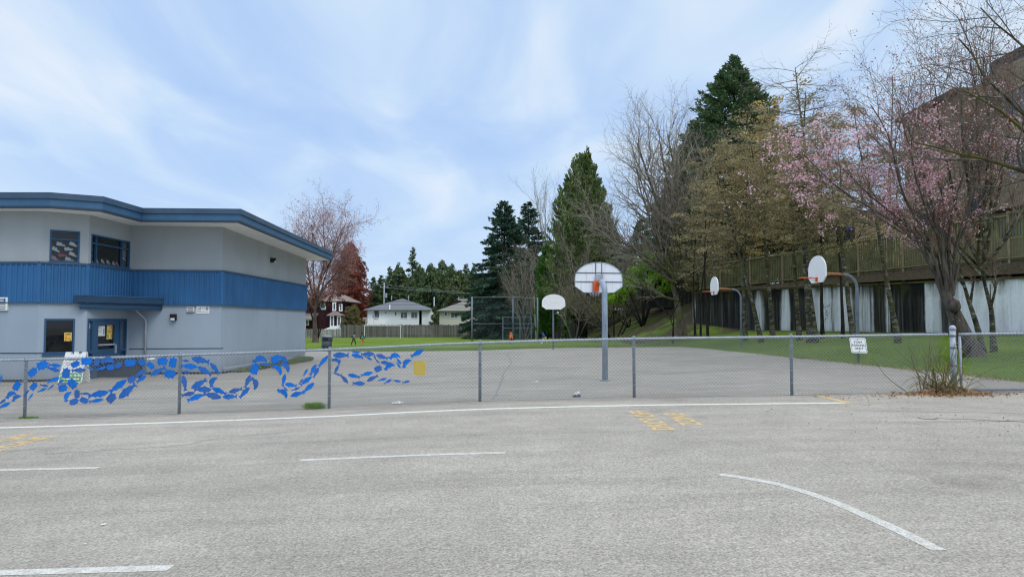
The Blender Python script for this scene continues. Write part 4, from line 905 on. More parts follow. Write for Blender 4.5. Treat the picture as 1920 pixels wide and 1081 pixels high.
g = MB(); g.tube([(x-.08,y,zb+.018), (x,y,zb+.02), (x+.09,y-.01,zb+.018)], [.028,.034,.025], 8); g.build('sole', MATS['purple sole'], r, True)
g = MB(); g.tube([(x-.07,y,zb+.042), (x-.015,y,zb+.052), (x+.04,y,zb+.07), (x+.075,y,zb+.09)], [.022,.032,.038,.028], 8); g.build('upper', MATS['paper white'], r, True)
# weeds at a post foot
def tuft(label, x, y, n, w, h, m, seed):
    rg_ = np.random.default_rng(seed); zb = float(z0(np.array([x]), np.array([y]))[0]); r = thing('weed_tuft', label, 'weed', (x, y, zb))
    a = rg_.uniform(0, 2*pi, n); rd = w*rg_.random(n)**.7; b = np.c_[x+rd*np.cos(a), y+rd*.5*np.sin(a), np.full(n, zb)]; hh = h*rg_.uniform(.4, 1, n); l = rg_.normal(size=(n, 2))*.5
    tip = b+np.c_[l*hh[:, None], hh]; sd = np.c_[rg_.normal(size=(n, 2)), np.zeros(n)]; sd /= np.linalg.norm(sd, axis=1)[:, None]; mid = (b+tip)/2+np.c_[np.zeros((n, 2)), hh*.15]
    V = np.stack([b-sd*.006, mid-sd*.009, tip, mid+sd*.009], 1).reshape(-1, 3); g = MB(); g.addq(V, np.arange(4*n).reshape(n, 4)); g.build('blades', MATS[m], r)
tuft('small green weed tuft at the foot of the third fence post', -3.95, 13.95, 260, .22, .15, 'weed', 1)
tuft('thin green weeds at the foot of the leftmost fence post in view', -9.62, 13.9, 140, .2, .05, 'weed', 2)
# bramble and leaf litter at the thick post
rg2 = np.random.default_rng(8); bx, by = 8.55, 13.75; zb = gz(bx, by)
r = thing('bramble', 'dry bramble bush growing through the mesh at the thick terminal post', 'bush', (bx, by, zb))
g = MB(); tips = []
for k in range(105):
    b = np.array([bx+rg2.normal()*.19, by+rg2.normal()*.16, zb]); h = abs(rg2.normal())*.42+.18; d = nrm((rg2.normal()*.7+(-.25 if k % 3 else .1), rg2.normal()*.45, 1)); c = rg2.normal(size=3)*.28
    P = [b+d*h*f+c*f*f*h for f in (0, .35, .7, 1)]; g.tube(P, [.0065,.0055,.004,.002], 4, False); tips += P[2:]
for k in range(6):  # long arching canes
    b = np.array([bx+rg2.normal()*.15, by, zb]); L = rg2.uniform(.5, .95); sx = rg2.choice([-1, -1, 1]); P = [b+np.array([sx*L*f, rg2.normal()*.02, L*1.1*f*(1.15-f)]) for f in np.linspace(0, 1, 6)]; g.tube(P, [.007,.006,.006,.005,.004,.003], 4, False); tips += P[2:]
for k in range(26):  # upright yellowish canes threaded through the mesh
    b = np.array([bx-.12+rg2.normal()*.22, FY-.03+rg2.normal()*.03, zb]); L = rg2.uniform(.6, 1.2); dx = rg2.normal()*.25; P = [b+np.array([dx*f+.05*sin(7*f+k), .02*sin(9*f+k), L*f]) for f in np.linspace(0, 1, 7)]; g.tube(P, [.007,.0065,.006,.005,.0045,.004,.003], 4, False); tips += P[2:]
g.build('canes', MATS['twig olive'], r); T = np.array(tips); T = T[rg2.integers(0, len(T), 380)]+rg2.normal(size=(380, 3))*.05
g = MB(); g.addq(*quads(T, .045, rg2, .45)); g.build('leaves', MATS['bramble leaf'], r)
n = 1700; a = rg2.normal(size=(n, 2))*np.array([.42,.17]); X = bx+a[:, 0]; Y = by+a[:, 1]*1.1-.05; P = np.c_[X, Y, z0(X, Y)+np.clip(.16*np.exp(-(a[:, 0]**2/.25+a[:, 1]**2/.03)), 0, 1)*rg2.random(n)+.01]
g = MB(); g.addq(*quads(P, .055, rg2, .5)); o = struct('leaf_litter', g, MATS['dry leaves'], kind='stuff')
n = 420; X = rg2.uniform(5.8, 10.5, n); Y = 13.55+rg2.normal(size=n)*.3; P = np.c_[X, Y, z0(X, Y)+.008]; g = MB(); g.addq(*quads(P, .035, rg2, .5)); n = 260; X = rg2.uniform(4.2, 10.5, n); Y = rg2.uniform(8.6, 13.4, n)+(X-8)*.1; P = np.c_[X, Y, z0(X, Y)+.006]; g.addq(*quads(P, .03*rg2.uniform(.5, 1.6, n), rg2, .35)); struct('scattered_leaves', g, MATS['dry leaves'], kind='stuff')

# ---------------------------------------------------------------- field: goal, backstop, bench frame
gx0, gx1, gy_ = -21.9, -16.5, 103.
zb = gz(-19, gy_); r = thing('soccer_goal', 'white metal soccer goal frame in front of the wooden fence', 'soccer goal', (-19.2, gy_, zb))
[MB().tube([(gx, gy_, zb-.1), (gx, gy_, zb+1.85)], .05, 8).build('upright', MATS['trim white'], r) for gx in (gx0, gx1)]
g = MB(); g.tube([(gx0-.05,gy_,zb+1.85), (gx1+.05,gy_,zb+1.85)], .05, 8); g.build('crossbar', MATS['trim white'], r)
g = MB(); [g.tube([(gx,gy_,zb+1.85), (gx,gy_+.9,zb+1.7), (gx,gy_+1.7,zb)], .03, 6) for gx in (gx0, gx1)]; g.tube([(gx0,gy_+1.7,zb+.03), (gx1,gy_+1.7,zb+.03)], .03, 6); g.build('back_frame', MATS['galvanised'], r)
def mesh_panel(mb, a, b, z0_, z1_, pitch, rad):
    a = np.array(a, float); b = np.array(b, float); L = np.linalg.norm(b-a); t = (b-a)/L; H = z1_-z0_
    for sg in (1, -1):
        for s in np.arange(-H, L+H, pitch):
            P = [(s+(0 if sg > 0 else H), 0), (s+(H if sg > 0 else 0), H)]; (s0, h0), (s1, h1) = P
            lo_, hi_ = (s0, s1) if s0 < s1 else (s1, s0)
            c0, c1 = max(0, lo_), min(L, hi_)
            if c1-c0 < .05: continue
            f = lambda q: h0+(q-s0)/(s1-s0)*(h1-h0)
            mb.tube([[*(a+t*c0), z0_+f(c0)], [*(a+t*c1), z0_+f(c1)]], rad, 3, False)
bp = [(885,72.), (962,76.), (1008,71.)]; PB = [AT(px, 634, Y)[:2] for px, Y in bp]
zb = gz(.1, 74); r = thing('backstop', 'tall galvanised ball field backstop of three posts and rails', 'backstop', (PB[1][0], PB[1][1], zb))
ztop = [AT(px, py, Y)[2] for (px, Y), py in zip(bp, (557, 556, 559))]; zmid = [AT(px, 606, Y)[2] for px, Y in bp]
for (x, y), zt in zip(PB, ztop): g = MB(); g.tube([(x,y,zb-.3), (x,y,zt+.1)], .085, 10); g.build('post', MATS['galvanised dark'], r, True)
for zz in (ztop, zmid):
    [MB().tube([(*PB[k], zz[k]), (*PB[k+1], zz[k+1])], .032, 8).build('rail', MATS['galvanised dark'], r, True) for k in (0, 1)]
g = MB(); mesh_panel(g, PB[0], PB[1], zb, ztop[0], .16, .0016); mesh_panel(g, PB[1], PB[2], zb, ztop[2], .16, .0016); g.build('wire_mesh', MATS['galvanised dark'], r)
x, y, z = AT(1002, 556, 78); r = thing('timber_pole', 'leaning grey timber pole behind the right backstop post', 'pole', (x+.2, y, gz(x, y))); g = MB(); g.tube([(x+.25,y,gz(x,y)-.2), (x-.02,y,z), (x-.04,y,z+.1)], [.1,.09,.07], 8); g.build('shaft', MATS['trim tan'], r)
sp = [(943,84.), (975,84.5), (996,84.)]; PS = [AT(px, 630, Y)[:2] for px, Y in sp]; zb = gz(PS[1][0], 84)
r = thing('bench_screen', 'low chain-link players screen behind the backstop', 'fence', (*PS[1], zb)); zt = AT(943, 594, 84)[2]; zm = AT(943, 614, 84)[2]
for x, y in PS: g = MB(); g.tube([(x,y,zb-.1), (x,y,zt+.05)], .06, 8); g.build('post', MATS['galvanised dark'], r)
[MB().tube([(*PS[k], z), (*PS[k+1], z)], .035, 6).build('rail', MATS['galvanised dark'], r) for k in (0, 1) for z in (zt, zm)]
g = MB(); mesh_panel(g, PS[0], PS[1], zb, zt, .16, .002); mesh_panel(g, PS[1], PS[2], zb, zt, .16, .002); g.build('wire_mesh', MATS['galvanised dark'], r)

# ---------------------------------------------------------------- wooden fences beyond the field
def wood_fence(label, p, q, h, m, post=2.4, gap=0., cap=False):
    p = np.array(p, float); q = np.array(q, float); L = np.linalg.norm(q-p); t = (q-p)/L; a = math.atan2(t[1], t[0]); zb = gz(*((p+q)/2))
    r = thing('wooden_fence', label, 'fence', (p[0], p[1], zb), a); g = MB(); rn = random.Random(int(L*10)); s = 0
    while s < L:
        w = .15; hh = h+rn.uniform(-.06, .05); g.box((s+w/2, rn.uniform(-.008, .008), hh/2), (w-.012, .022, hh)); s += w+gap
    g.build('boards', MATS[m], r, False, True)
    [MB().box((L/2,.04,z), (L,.05,.09)).build('rail', MATS[m], r, False, True) for z in (.35, h*.85)]
    for k in range(int(L/post)+1): g = MB(); g.box((min(k*post, L),.06,h/2+.04), (.12,.12,h+.12)); g.build('post', MATS[m], r, False, True)
    return r
def X_(px, Y): return (px-960)/1300.*Y
wood_fence('weathered grey board fence running behind the soccer goal and white house', (X_(641,106),106), (X_(945,107),107), 1.95, 'fence wood', 3.0)
wood_fence('lower pale board fence in front of the maroon house', (X_(540,104),104), (X_(640,105),105), 1.35, 'fence wood pale', 2.4, .03)
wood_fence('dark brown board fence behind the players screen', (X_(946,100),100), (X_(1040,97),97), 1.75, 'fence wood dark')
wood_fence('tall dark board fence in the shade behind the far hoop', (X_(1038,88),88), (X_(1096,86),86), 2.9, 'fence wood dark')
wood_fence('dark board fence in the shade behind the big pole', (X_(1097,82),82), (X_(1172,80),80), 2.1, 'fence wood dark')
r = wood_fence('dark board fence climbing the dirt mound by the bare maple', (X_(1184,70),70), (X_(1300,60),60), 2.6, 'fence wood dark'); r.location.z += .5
# shed with pale post, line of red laundry
x0, x1 = X_(1128,78), X_(1176,78); zb = gz(x0, 78); r = thing('garden_shed', 'dark garden shed with a pale corner post behind the big hoop pole', 'shed', ((x0+x1)/2, 78.5, zb))
g = MB(); g.box(((x0+x1)/2,79.5,zb+1.1), (x1-x0,2.4,2.6)); g.build('wall', MATS['shed dark'], r)
g = MB(); g.add([(x0-.2,78,zb+2.5), (x1+.2,78,zb+2.35), (x1+.2,81,zb+2.7), (x0-.2,81,zb+2.85), (x0-.2,78,zb+2.62), (x1+.2,78,zb+2.47), (x1+.2,81,zb+2.82), (x0-.2,81,zb+2.97)], [[0,3,2,1],[4,5,6,7],[0,1,5,4],[1,2,6,5],[2,3,7,6],[3,0,4,7]]); g.build('roof', MATS['galvanised'], r)
g = MB(); g.box((X_(1165,78),78.2,zb+1.1), (.28,.12,2.5)); g.build('corner_post', MATS['trim white'], r)
xl = X_(1108,84); zl = AT(1108,608,84)[2]; r = thing('laundry', 'red cloth hanging in the dark yard left of the big hoop pole', 'cloth', (xl, 84, zl))
g = MB(); xs = np.linspace(-.62,.62,26); V = []
for zz in (.52, 0, -.5): V += [(xl+a*(1+.02*zz), 84+.09*sin(a*17), zl+zz-.04*abs(sin(a*9))) for a in xs]
g.addq(V, np.array([[j*26+i, j*26+i+1, (j+1)*26+i+1, (j+1)*26+i] for j in (0, 1) for i in range(25)])); g.build('cloth', MATS['red cloth'], r)
g = MB(); g.tube([(xl-2.2,84,zl+.62), (xl,84,zl+.53), (xl+2.2,84,zl+.64)], .012, 5); g.build('line', MATS['trim white'], r)

# ---------------------------------------------------------------- houses beyond the fence
def hbox(g, x0, x1, y0, y1, za, zb): g.box(((x0+x1)/2,(y0+y1)/2,(za+zb)/2), (x1-x0,y1-y0,zb-za))
def hip(g, x0, x1, y0, y1, ze, zr, inset_x, inset_y, th=.18):
    rx0, rx1, ry0, ry1 = x0+inset_x, x1-inset_x, y0+inset_y, y1-inset_y
    V = [(x0,y0,ze),(x1,y0,ze),(x1,y1,ze),(x0,y1,ze),(rx0,ry0,zr),(rx1,ry0,zr),(rx1,ry1,zr),(rx0,ry1,zr)]+[(a,b,ze-th) for a, b in ((x0,y0),(x1,y0),(x1,y1),(x0,y1))]
    g.add(V, [[0,1,5,4],[1,2,6,5],[2,3,7,6],[3,0,4,7],[4,5,6,7],[8,9,1,0],[9,10,2,1],[10,11,3,2],[11,8,0,3],[11,10,9,8]])
def win(parent, x, y, z, w, h, fr='trim white', slide=True, t=.09):
    g = MB(); [g.box(c, d) for c, d in (((x,y-.03,z+h/2), (w+t,.08,t)), ((x,y-.03,z-h/2), (w+t,.08,t)), ((x-w/2,y-.03,z), (t,.07,h-t)), ((x+w/2,y-.03,z), (t,.07,h-t)))]
    if slide: g.box((x,y-.025,z), (t*.6,.06,h-t))
    f = g.build('window', MATS[fr], parent); g = MB(); g.box((x,y-.005,z), (w,.03,h)); g.build('pane', MATS['house glass'], f)
Y = 120.; x0, x1 = X_(689,Y), X_(791,Y); ze = AT(0,581,Y)[2]; zr = AT(0,557.5,Y)[2]
r = thing('house', 'white two-storey house with a dark grey hip roof and back deck', 'house', ((x0+x1)/2, Y, -1.2))
g = MB(); hbox(g, x0, x1, Y, Y+10, -1.6, ze); g.box((X_(798,Y),Y+2.5,(ze-1.6)/2), (2.2,5,ze+1.6)); g.build('wall', MATS['siding white'], r)
g = MB(); hip(g, X_(683,Y), X_(806,Y)+.2, Y-.7, Y+11, ze+.12, zr, 5.6, 5.6); rf = g.build('roof', MATS['shingle grey'], r)
g = MB(); [MB().tube([AT(px,py,Y+3), AT(px,py-9,Y+3)], .09, 8).build('chimney_pipe', MATS['galvanised'], rf) for px, py in ((734,562), (766,562))]
g = MB(); g.tube([AT(731,580,Y-.5), AT(731,571,Y+.4)], .08, 8); g.build('vent_pipe', MATS['trim white'], rf)
for px, w in ((757.5,1.15), (777,1.15)): win(r, X_(px,Y), Y, AT(0,590,Y)[2], w, 1.05)
win(r, X_(742,Y), Y, AT(0,587.5,Y)[2], .35, .55, slide=False); win(r, X_(723,Y), Y, AT(0,586,Y)[2], .28, .3, slide=False)
g = MB(); g.box((X_(706,Y),Y-.03,AT(0,590,Y)[2]), (.9,.05,1.5)); g.build('patio_door', MATS['house glass'], r)
zd = AT(0,606,Y)[2]; xa, xb = X_(681,Y-2.4), X_(718,Y-2.4); g = MB(); hbox(g, xa, xb, Y-2.8, Y, zd-.18, zd); dk = g.build('deck', MATS['trim white'], r)
g = MB(); [g.box((xx,Y-2.7,zd+.5), (.05,.05,1.0)) for xx in np.linspace(xa+.05, xb-.05, 22)]; g.box(((xa+xb)/2,Y-2.7,zd+1.02), (xb-xa,.09,.08)); [g.box((xx,Y-2.7,zd-1), (.14,.14,2)) for xx in (xa+.1, xb-.1)]; g.build('railing', MATS['trim white'], dk)
g = MB(); [g.box((xb+.25*k,Y-2,zd-.2-.2*k), (.27,1,.06)) for k in range(9)]; g.build('steps', MATS['fence wood'], dk)
r2 = thing('patio_umbrella', 'closed pale patio umbrella standing on the deck of the white house', 'umbrella', (X_(701,118), 118, zd)); xu = X_(701,118)
g = MB(); g.tube([(xu,118,zd), (xu,118,zd+2.0)], .03, 6); g.build('pole', MATS['galvanised'], r2)
g = MB(); g.lathe([(.2,.9), (.26,1.0), (.12,1.7), (.03,2.1)], (xu,118,zd), 10); g.build('canopy', MATS['coat grey'], r2)
xt = X_(712,118); r2 = thing('patio_chair', 'white patio chair on the deck of the white house', 'chair', (xt, 118, zd)); g = MB(); g.box((xt,118,zd+.42), (.5,.5,.05)); g.build('seat', MATS['trim white'], r2)
g = MB(); g.box((xt,118.24,zd+.7), (.5,.05,.5)); g.build('backrest', MATS['trim white'], r2)
for sx in (-.2,.2):
    for sy in (-.2,.2): g = MB(); g.box((xt+sx,118+sy,zd+.2), (.05,.05,.4)); g.build('leg', MATS['trim white'], r2)
x0, x1 = X_(824,Y), X_(905,Y); zr = AT(0,558,Y)[2]; ze = AT(0,582.5,Y)[2]
r = thing('house', 'cream house with a brown hip roof, half hidden by the tall fir', 'house', ((x0+x1)/2, Y, -1.2))
g = MB(); hbox(g, x0, x1, Y, Y+9, -1.6, ze); g.build('wall', MATS['siding cream'], r)
g = MB(); hip(g, X_(820,Y), X_(910,Y), Y-.7, Y+10, ze+.1, zr, 5.4, 5.2); rf = g.build('roof', MATS['shingle brown'], r)
g = MB(); g.tube([AT(860,563,Y+3), AT(860,556,Y+3)], .1, 6); g.build('vent_pipe', MATS['galvanised'], rf)
win(r, X_(836,Y), Y, AT(0,588,Y)[2], .45, .65, slide=False); [win(r, X_(px,Y), Y, AT(0,590,Y)[2], 1.2, 1.0) for px in (852, 875)]
Y = 114.; x0, x1 = X_(556,Y), X_(630,Y); ze = AT(0,564,Y)[2]; zr = AT(0,541,Y)[2]
r = thing('house', 'dark maroon clapboard house with white window frames behind the red trees', 'house', ((x0+x1)/2, Y, -1.))
g = MB(); hbox(g, x0, x1, Y, Y+9, -1.5, ze); g.build('wall', MATS['siding maroon'], r)
g = MB(); hip(g, x0-.9, X_(652,Y), Y-.9, Y+10, ze+.1, zr, 3.6, 4.5); g.build('roof', MATS['shingle rose'], r)
g = MB(); hbox(g, X_(620,Y), X_(644,Y), Y-.9, Y+.02, -1.5, AT(0,590,Y)[2]); hbox(g, X_(622,Y), X_(643,Y), Y-.85, Y+3, AT(0,590,Y)[2]+.05, ze-.02); by_ = g.build('bay', MATS['siding maroon'], r)
g = MB(); hip(g, X_(617,Y), X_(646,Y), Y-1.4, Y+.1, AT(0,590,Y)[2]+.02, AT(0,583,Y)[2], .9, .6, .12); g.build('bay_roof', MATS['shingle rose'], by_)
for px, py, w, h in ((587,571,.75,.75), (606,574,.75,.8)): win(r, X_(px,Y), Y, AT(0,py,Y)[2], w, h, slide=False, t=.2)
for px, py, w, h in ((627,574,.45,1.25), (639,576,.4,1.0), (623,601,.5,1.7), (636,601,.5,1.5)): win(r, X_(px,Y-.9), Y-.9, AT(0,py,Y-.9)[2], w, h, slide=False, t=.17)
pz = AT(0,597,Y)[2]; g = MB(); xa, xb = X_(556,Y), X_(598,Y)
g.add([(xa,Y-2.2,pz), (xb-.5,Y-2.2,pz), (xb,Y,pz+.95), (xa,Y,pz+.95), (xa,Y-2.2,pz-.22), (xb-.5,Y-2.2,pz-.22), (xb,Y,pz+.7), (xa,Y,pz+.7)], [[0,1,2,3],[7,6,5,4],[4,5,1,0],[5,6,2,1]]); pr = g.build('porch_roof', MATS['shingle brown'], r)
[MB().box((X_(px,Y-2),Y-2,(pz-1.5)/2-.05), (.12,.12,pz+1.3)).build('porch_post', MATS['trim white'], pr) for px in (573, 590)]
win(r, X_(575,Y), Y, AT(0,603,Y)[2], .7, .9, slide=False, t=.16)
x, y, z = AT(630,613,110); w = 1.15
g = MB(); g.add([(x-2.1,y-1,.02), (x+w,y-1,.05), (x+w,y+2,.05), (x-2.1,y+2,.02), (x-.4,y-.8,.72), (x+.9,y-.8,.80), (x+.9,y+1.8,.80), (x-.4,y+1.8,.72), (x-2,y-1,-.9), (x+w,y-1,-.9), (x+w,y+2,-.9), (x-2,y+2,-.9)], [[0,1,5,4],[1,2,6,5],[2,3,7,6],[3,0,4,7],[4,5,6,7],[8,9,1,0],[9,10,2,1],[10,11,3,2],[11,8,0,3]]); tag(g.build('tarp', MATS['tarp white']), 'white tarp draped over a peaked frame behind the low pale fence', 'tarp')
# utility poles and wires
def upole(label, px, py, Y, arms=True):
    x, y, z = AT(px, py, Y); r = thing('utility_pole', label, 'utility pole', (x, y, -1.)); g = MB(); g.tube([(x,y,-1.3), (x,y,z)], [.16,.11], 8); g.build('shaft', MATS['galvanised'], r, True)
    if arms:
        g = MB(); g.box((x,y,z-.9), (1.6,.1,.12)); [g.tube([(x+d,y,z-.85), (x+d,y,z-.6)], .05, 6) for d in (-.7,.7)]; g.build('crossarm', MATS['galvanised'], r)
        g = MB(); g.tube([(x+.35,y,z-2.9), (x+.35,y,z-2.0)], .25, 10); g.build('transformer', MATS['galvanised'], r)
    return x, y, z
a = upole('utility pole with transformer rising behind the roof of the white house', 720, 529, 132); b = upole('plain pale utility pole between the white and cream houses', 814, 556, 128, False)
for k, (p, q) in enumerate((((-32,134,a[2]-.2), (a[0],a[1],a[2]-.3)), ((a[0],a[1],a[2]-.3), (X_(860,128),128,AT(0,545,128)[2])), ((a[0],a[1],a[2]-.9), (X_(905,125),125,AT(0,549,125)[2])))):
    p = np.array(p); q = np.array(q); P = [p+(q-p)*f-np.array([0,0,1.0*f*(1-f)]) for f in np.linspace(0, 1, 9)]; g = MB(); g.tube(P, .017, 4, False)
    o = g.build('power_line', MATS['galvanised']); tag(o, ['grey power line left of the transformer pole', 'upper grey power line right of the transformer pole', 'lower grey power line right of the transformer pole'][k], 'power line')
# ---------------------------------------------------------------- retaining wall, hillside, picket fence
WD = np.array([-.525, .851]); WD /= np.linalg.norm(WD); WN = np.array([WD[1], -WD[0]]); W0 = np.array([24.4, 33.])
def wxy(s, n=0.): p = W0+WD*s+WN*n; return float(p[0]), float(p[1])
wa = math.atan2(WD[1], WD[0]); SEND = 21.15
def m_stain():
    # pale paint patches over black mildewed concrete, position along the wall in metres from the far end
    lvl = [(0,.6),(.35,.22),(4.7,.2),(4.9,.45),(5.1,.2),(5.5,.2),(5.7,.6),(6.2,.6),(6.35,.2),(7.5,.2),(7.65,.78),(8.15,.78),(8.3,.2),(9.65,.2),(9.8,.72),(11.05,.75),(11.2,.3),(11.35,.78),(12.4,.75),(12.55,.25),(12.75,.65),(13.6,.6),(13.8,.2),(14.35,.3),(14.5,.7),(14.7,.2),(16.5,.2),(16.6,.8),(17.3,.8),(17.45,.2),(18.3,.88),(21,.9)]
    T = 34.
    def f(nt, b):
        t = nt.nodes.new('ShaderNodeTexCoord'); s = nt.nodes.new('ShaderNodeSeparateXYZ'); nt.links.new(t.outputs['Object'], s.inputs[0])
        wob = noise(nt, coords(nt, (1,1,.5)), 1.5, 3)
        x = math_(nt, 'ADD', s.outputs['X'], math_(nt, 'MULTIPLY', math_(nt, 'SUBTRACT', wob, .5), .25))
        base = ramp(nt, math_(nt, 'DIVIDE', x, T), [(p/T, (v, v, v)) for p, v in lvl])
        st = noise(nt, coords(nt, (4.5,1,.09)), 1.5, 7, .75); fine = noise(nt, coords(nt), 6, 5, .7)
        k = math_(nt, 'ADD', base, math_(nt, 'MULTIPLY', math_(nt, 'SUBTRACT', st, .5), 1.25))
        # darker, mossy band under the coping
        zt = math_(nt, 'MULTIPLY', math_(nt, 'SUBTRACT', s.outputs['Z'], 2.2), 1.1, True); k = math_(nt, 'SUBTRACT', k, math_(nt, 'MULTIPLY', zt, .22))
        c = ramp(nt, k, [(.14, (.018,.018,.018)), (.32, (.075,.075,.073)), (.46, (.22,.225,.22)), (.60, (.62,.64,.66)), (.92, (.88,.90,.92))])
        c = mix(nt, .3, c, ramp(nt, fine, [(.3, (.7,.7,.68)), (.7, (1.15,1.15,1.15))]), 'MULTIPLY')
        ms = noise(nt, coords(nt, (1.2,1,.35)), 1.1, 4); mk = math_(nt, 'MULTIPLY', ramp(nt, ms, [(.48, (0,0,0)), (.62, (.8,.8,.8))]), math_(nt, 'ADD', zt, .25), True)
        c = mix(nt, mk, c, (.085,.08,.025))
        lowz = math_(nt, 'SUBTRACT', 1.0, math_(nt, 'MULTIPLY', s.outputs['Z'], 1.6), True); c = mix(nt, math_(nt, 'MULTIPLY', lowz, .55), c, (.12,.11,.07))
        nt.links.new(c, b.inputs['Base Color']); bump(nt, b, fine, .3, .02)
    return mat('stained concrete', (.4,.4,.4), .95, .15, 0, f)
m_stain()
ex, ey = wxy(SEND); r = thing('retaining_wall', 'long concrete retaining wall with black mildew streaks and white paint patches', 'retaining wall', (ex, ey, .55), wa+pi)
LW = 47.; g = MB(); n = 94; xs = np.linspace(0, LW, n+1)
V = [(x,0,-.6) for x in xs]+[(x,0,3.05) for x in xs]+[(x,.3,3.05) for x in xs]+[(x,.3,-.6) for x in xs]; m = n+1
g.addq(V, np.array([[j*m+i+1, j*m+i, (j+1)*m+i, (j+1)*m+i+1] for j in range(3) for i in range(n)])); g.add([V[0],V[m],V[2*m],V[3*m]], [[0,1,2,3]])
g.build('wall_face', MATS['stained concrete'], r, False, True)
g = MB(); g.box((LW/2,.14,3.10), (LW,.42,.1)); g.build('coping', MATS['bark moss'], r, False, True)
g = MB()
for x in np.arange(1.2, LW, 1.85): g.box((x,-.006,1.2), (.035,.02,3.3))
g.build('joint', MATS['bark dark'], r, False, True)
gr = np.random.default_rng(6); g = MB()   # a scrawl of thin dark lines on the white paint
for k in range(9):
    x, z = 10.75+gr.normal()*.16, 1.35+gr.normal()*.28; P = [(x+gr.normal()*.1, -.012, z+gr.normal()*.1) for _ in range(4)]; g.tube(P, .009, 4, False)
g.build('scrawl', MATS['ink'], r, False, True)
def hz(s, n):
    s = np.asarray(s, float); n = np.asarray(n, float); zf_ = np.interp(s, [-20,0,7.5,14,21,40], [5.2,4.6,4.4,4.05,3.75,3.6])
    z = np.interp(n, [0,.6,12,60], [0,1,1.8,2.6]); w = np.where(n < .6, 3.58*(1-n/.6)+zf_*(n/.6), zf_+(z-1)*1.2)
    return w
ss = np.arange(-26, SEND+.01, .9); ss[-1] = SEND; nn = np.array([.16,.3,.45,.6,1.3,2,4,7,12,20,35,60.])
S, Nn = np.meshgrid(ss, nn); Zh = hz(S, Nn); P = W0[None, None]+WD*S[..., None]+WN*Nn[..., None]; V = np.c_[P.reshape(-1, 2), Zh.ravel()]; nx = len(ss)
I, J = np.meshgrid(np.arange(nx-1), np.arange(len(nn)-1)); a = (J*nx+I).ravel(); g = MB(); g.addq(V, np.stack([a, a+nx, a+nx+1, a+1], 1))
o = struct('hillside', g, MATS['grass ground'], True); at2 = o.data.attributes.new('dirt', 'FLOAT', 'POINT'); at2.data.foreach_set('value', np.full(len(V), .9, np.float32))
r = thing('picket_fence', 'tall olive brown picket fence along the top of the retaining wall', 'fence', (*wxy(0, 1.25), 4.4))
s = -20.
while s < 21:
    s1 = min(s+2.6, 21); A = np.array([*wxy(s, .55), float(hz(s, .55))]); B = np.array([*wxy(s1, .55), float(hz(s1, .55))]); H = np.interp((s+s1)/2, [-10,0,8,21], [2.55,2.4,1.95,1.85])
    g = MB(); n = 20
    for k in range(n): p = A+(B-A)*(k+.5)/n; g.box((p[0],p[1],p[2]+H/2+.10), (.085,.02,H), wa)
    pn = g.build('picket_panel', MATS['picket olive'], r)
    U = np.array([0,0,1.]); [MB().tube([A+U*h-np.array([*WN*.04,0]), B+U*h-np.array([*WN*.04,0])], .045, 4).build('rail', MATS['picket olive'], pn) for h in (.16, H-.05)]
    g = MB(); g.box((A[0],A[1],A[2]+H/2-.3), (.11,.11,H+1.0), wa); g.build('post', MATS['post tan'], r); s += 2.6
# ---------------------------------------------------------------- apartment buildings on the hill
r = thing('apartment_building', 'tall tan stucco and brown siding apartment block on the hill at right', 'apartment building', (30, 38, 5.2))
Xf = 28.; zt = 15.75
g = MB(); hbox(g, Xf, Xf+14, 42.6, 49., 3.5, zt); hbox(g, Xf+.02, Xf+14, 24, 42.58, 3.5, zt+.02); g.build('wall', MATS['siding brown'], r)
g = MB(); hbox(g, Xf-.35, Xf+14, 42.7, 49.4, zt+.02, zt+.38); hbox(g, Xf-.1, Xf+14, 24, 39.9, zt+.03, zt+.85); g.build('roof', MATS['flashing'], r)
hbox(g := MB(), Xf-.46, Xf+.02, 33.5, 40.15, zt-1.6, zt+.02); g.build('parapet_panel', MATS['stucco tan'], r)
for yb, za, zb in ((39.2, 7.7, 9.3), (38.6, 11.2, 12.2), (38.6, 4.4, 5.9)): hbox(g := MB(), Xf-1.1, Xf+.01, 24, yb, za, zb); g.build('balcony', MATS['stucco tan'], r)
[hbox(g := MB(), Xf-.05, Xf+.01, ya, yb, 6.9, 9.6) or g.build('recess_shade', MATS['shed dark'], r) for ya, yb in ((39.3, 42.3), (44, 48))]  # flat dark panels, the shade of recesses put into their colour
def winx(y, z, w, h):
    g = MB(); t = .14; xx = Xf-.56
    for c, d in (((xx,y,z+h/2), (.2,w+t,t)), ((xx,y,z-h/2), (.22,w+t,t)), ((xx,y-w/2,z), (.18,t,h-t)), ((xx,y+w/2,z), (.18,t,h-t)), ((xx,y,z), (.14,.07,h-t))): g.box(c, d)
    f = g.build('window', MATS['trim tan'], r); g = MB(); g.box((xx+.04,y,z), (.06,w,h)); g.build('pane', MATS['house glass'], f)
for y in (37.0, 33.2): winx(y, 13.4, 2.2, 1.7)
for y in (37.0, 33.2): winx(y, 10.2, 2.4, 1.5)
for y in (38.0, 34.2): winx(y, 6.8, 2.0, 1.4)
x0, x1, Y = X_(1556,62), X_(1712,62), 62.
r = thing('apartment_building', 'lower brown clapboard building glimpsed behind the blossoms and picket fence', 'apartment building', ((x0+x1)/2, Y, 5.))
zt2 = AT(0,402,Y)[2]; g = MB(); hbox(g, x0, x1, Y, Y+9, 3.8, zt2); g.build('wall', MATS['siding brown'], r)
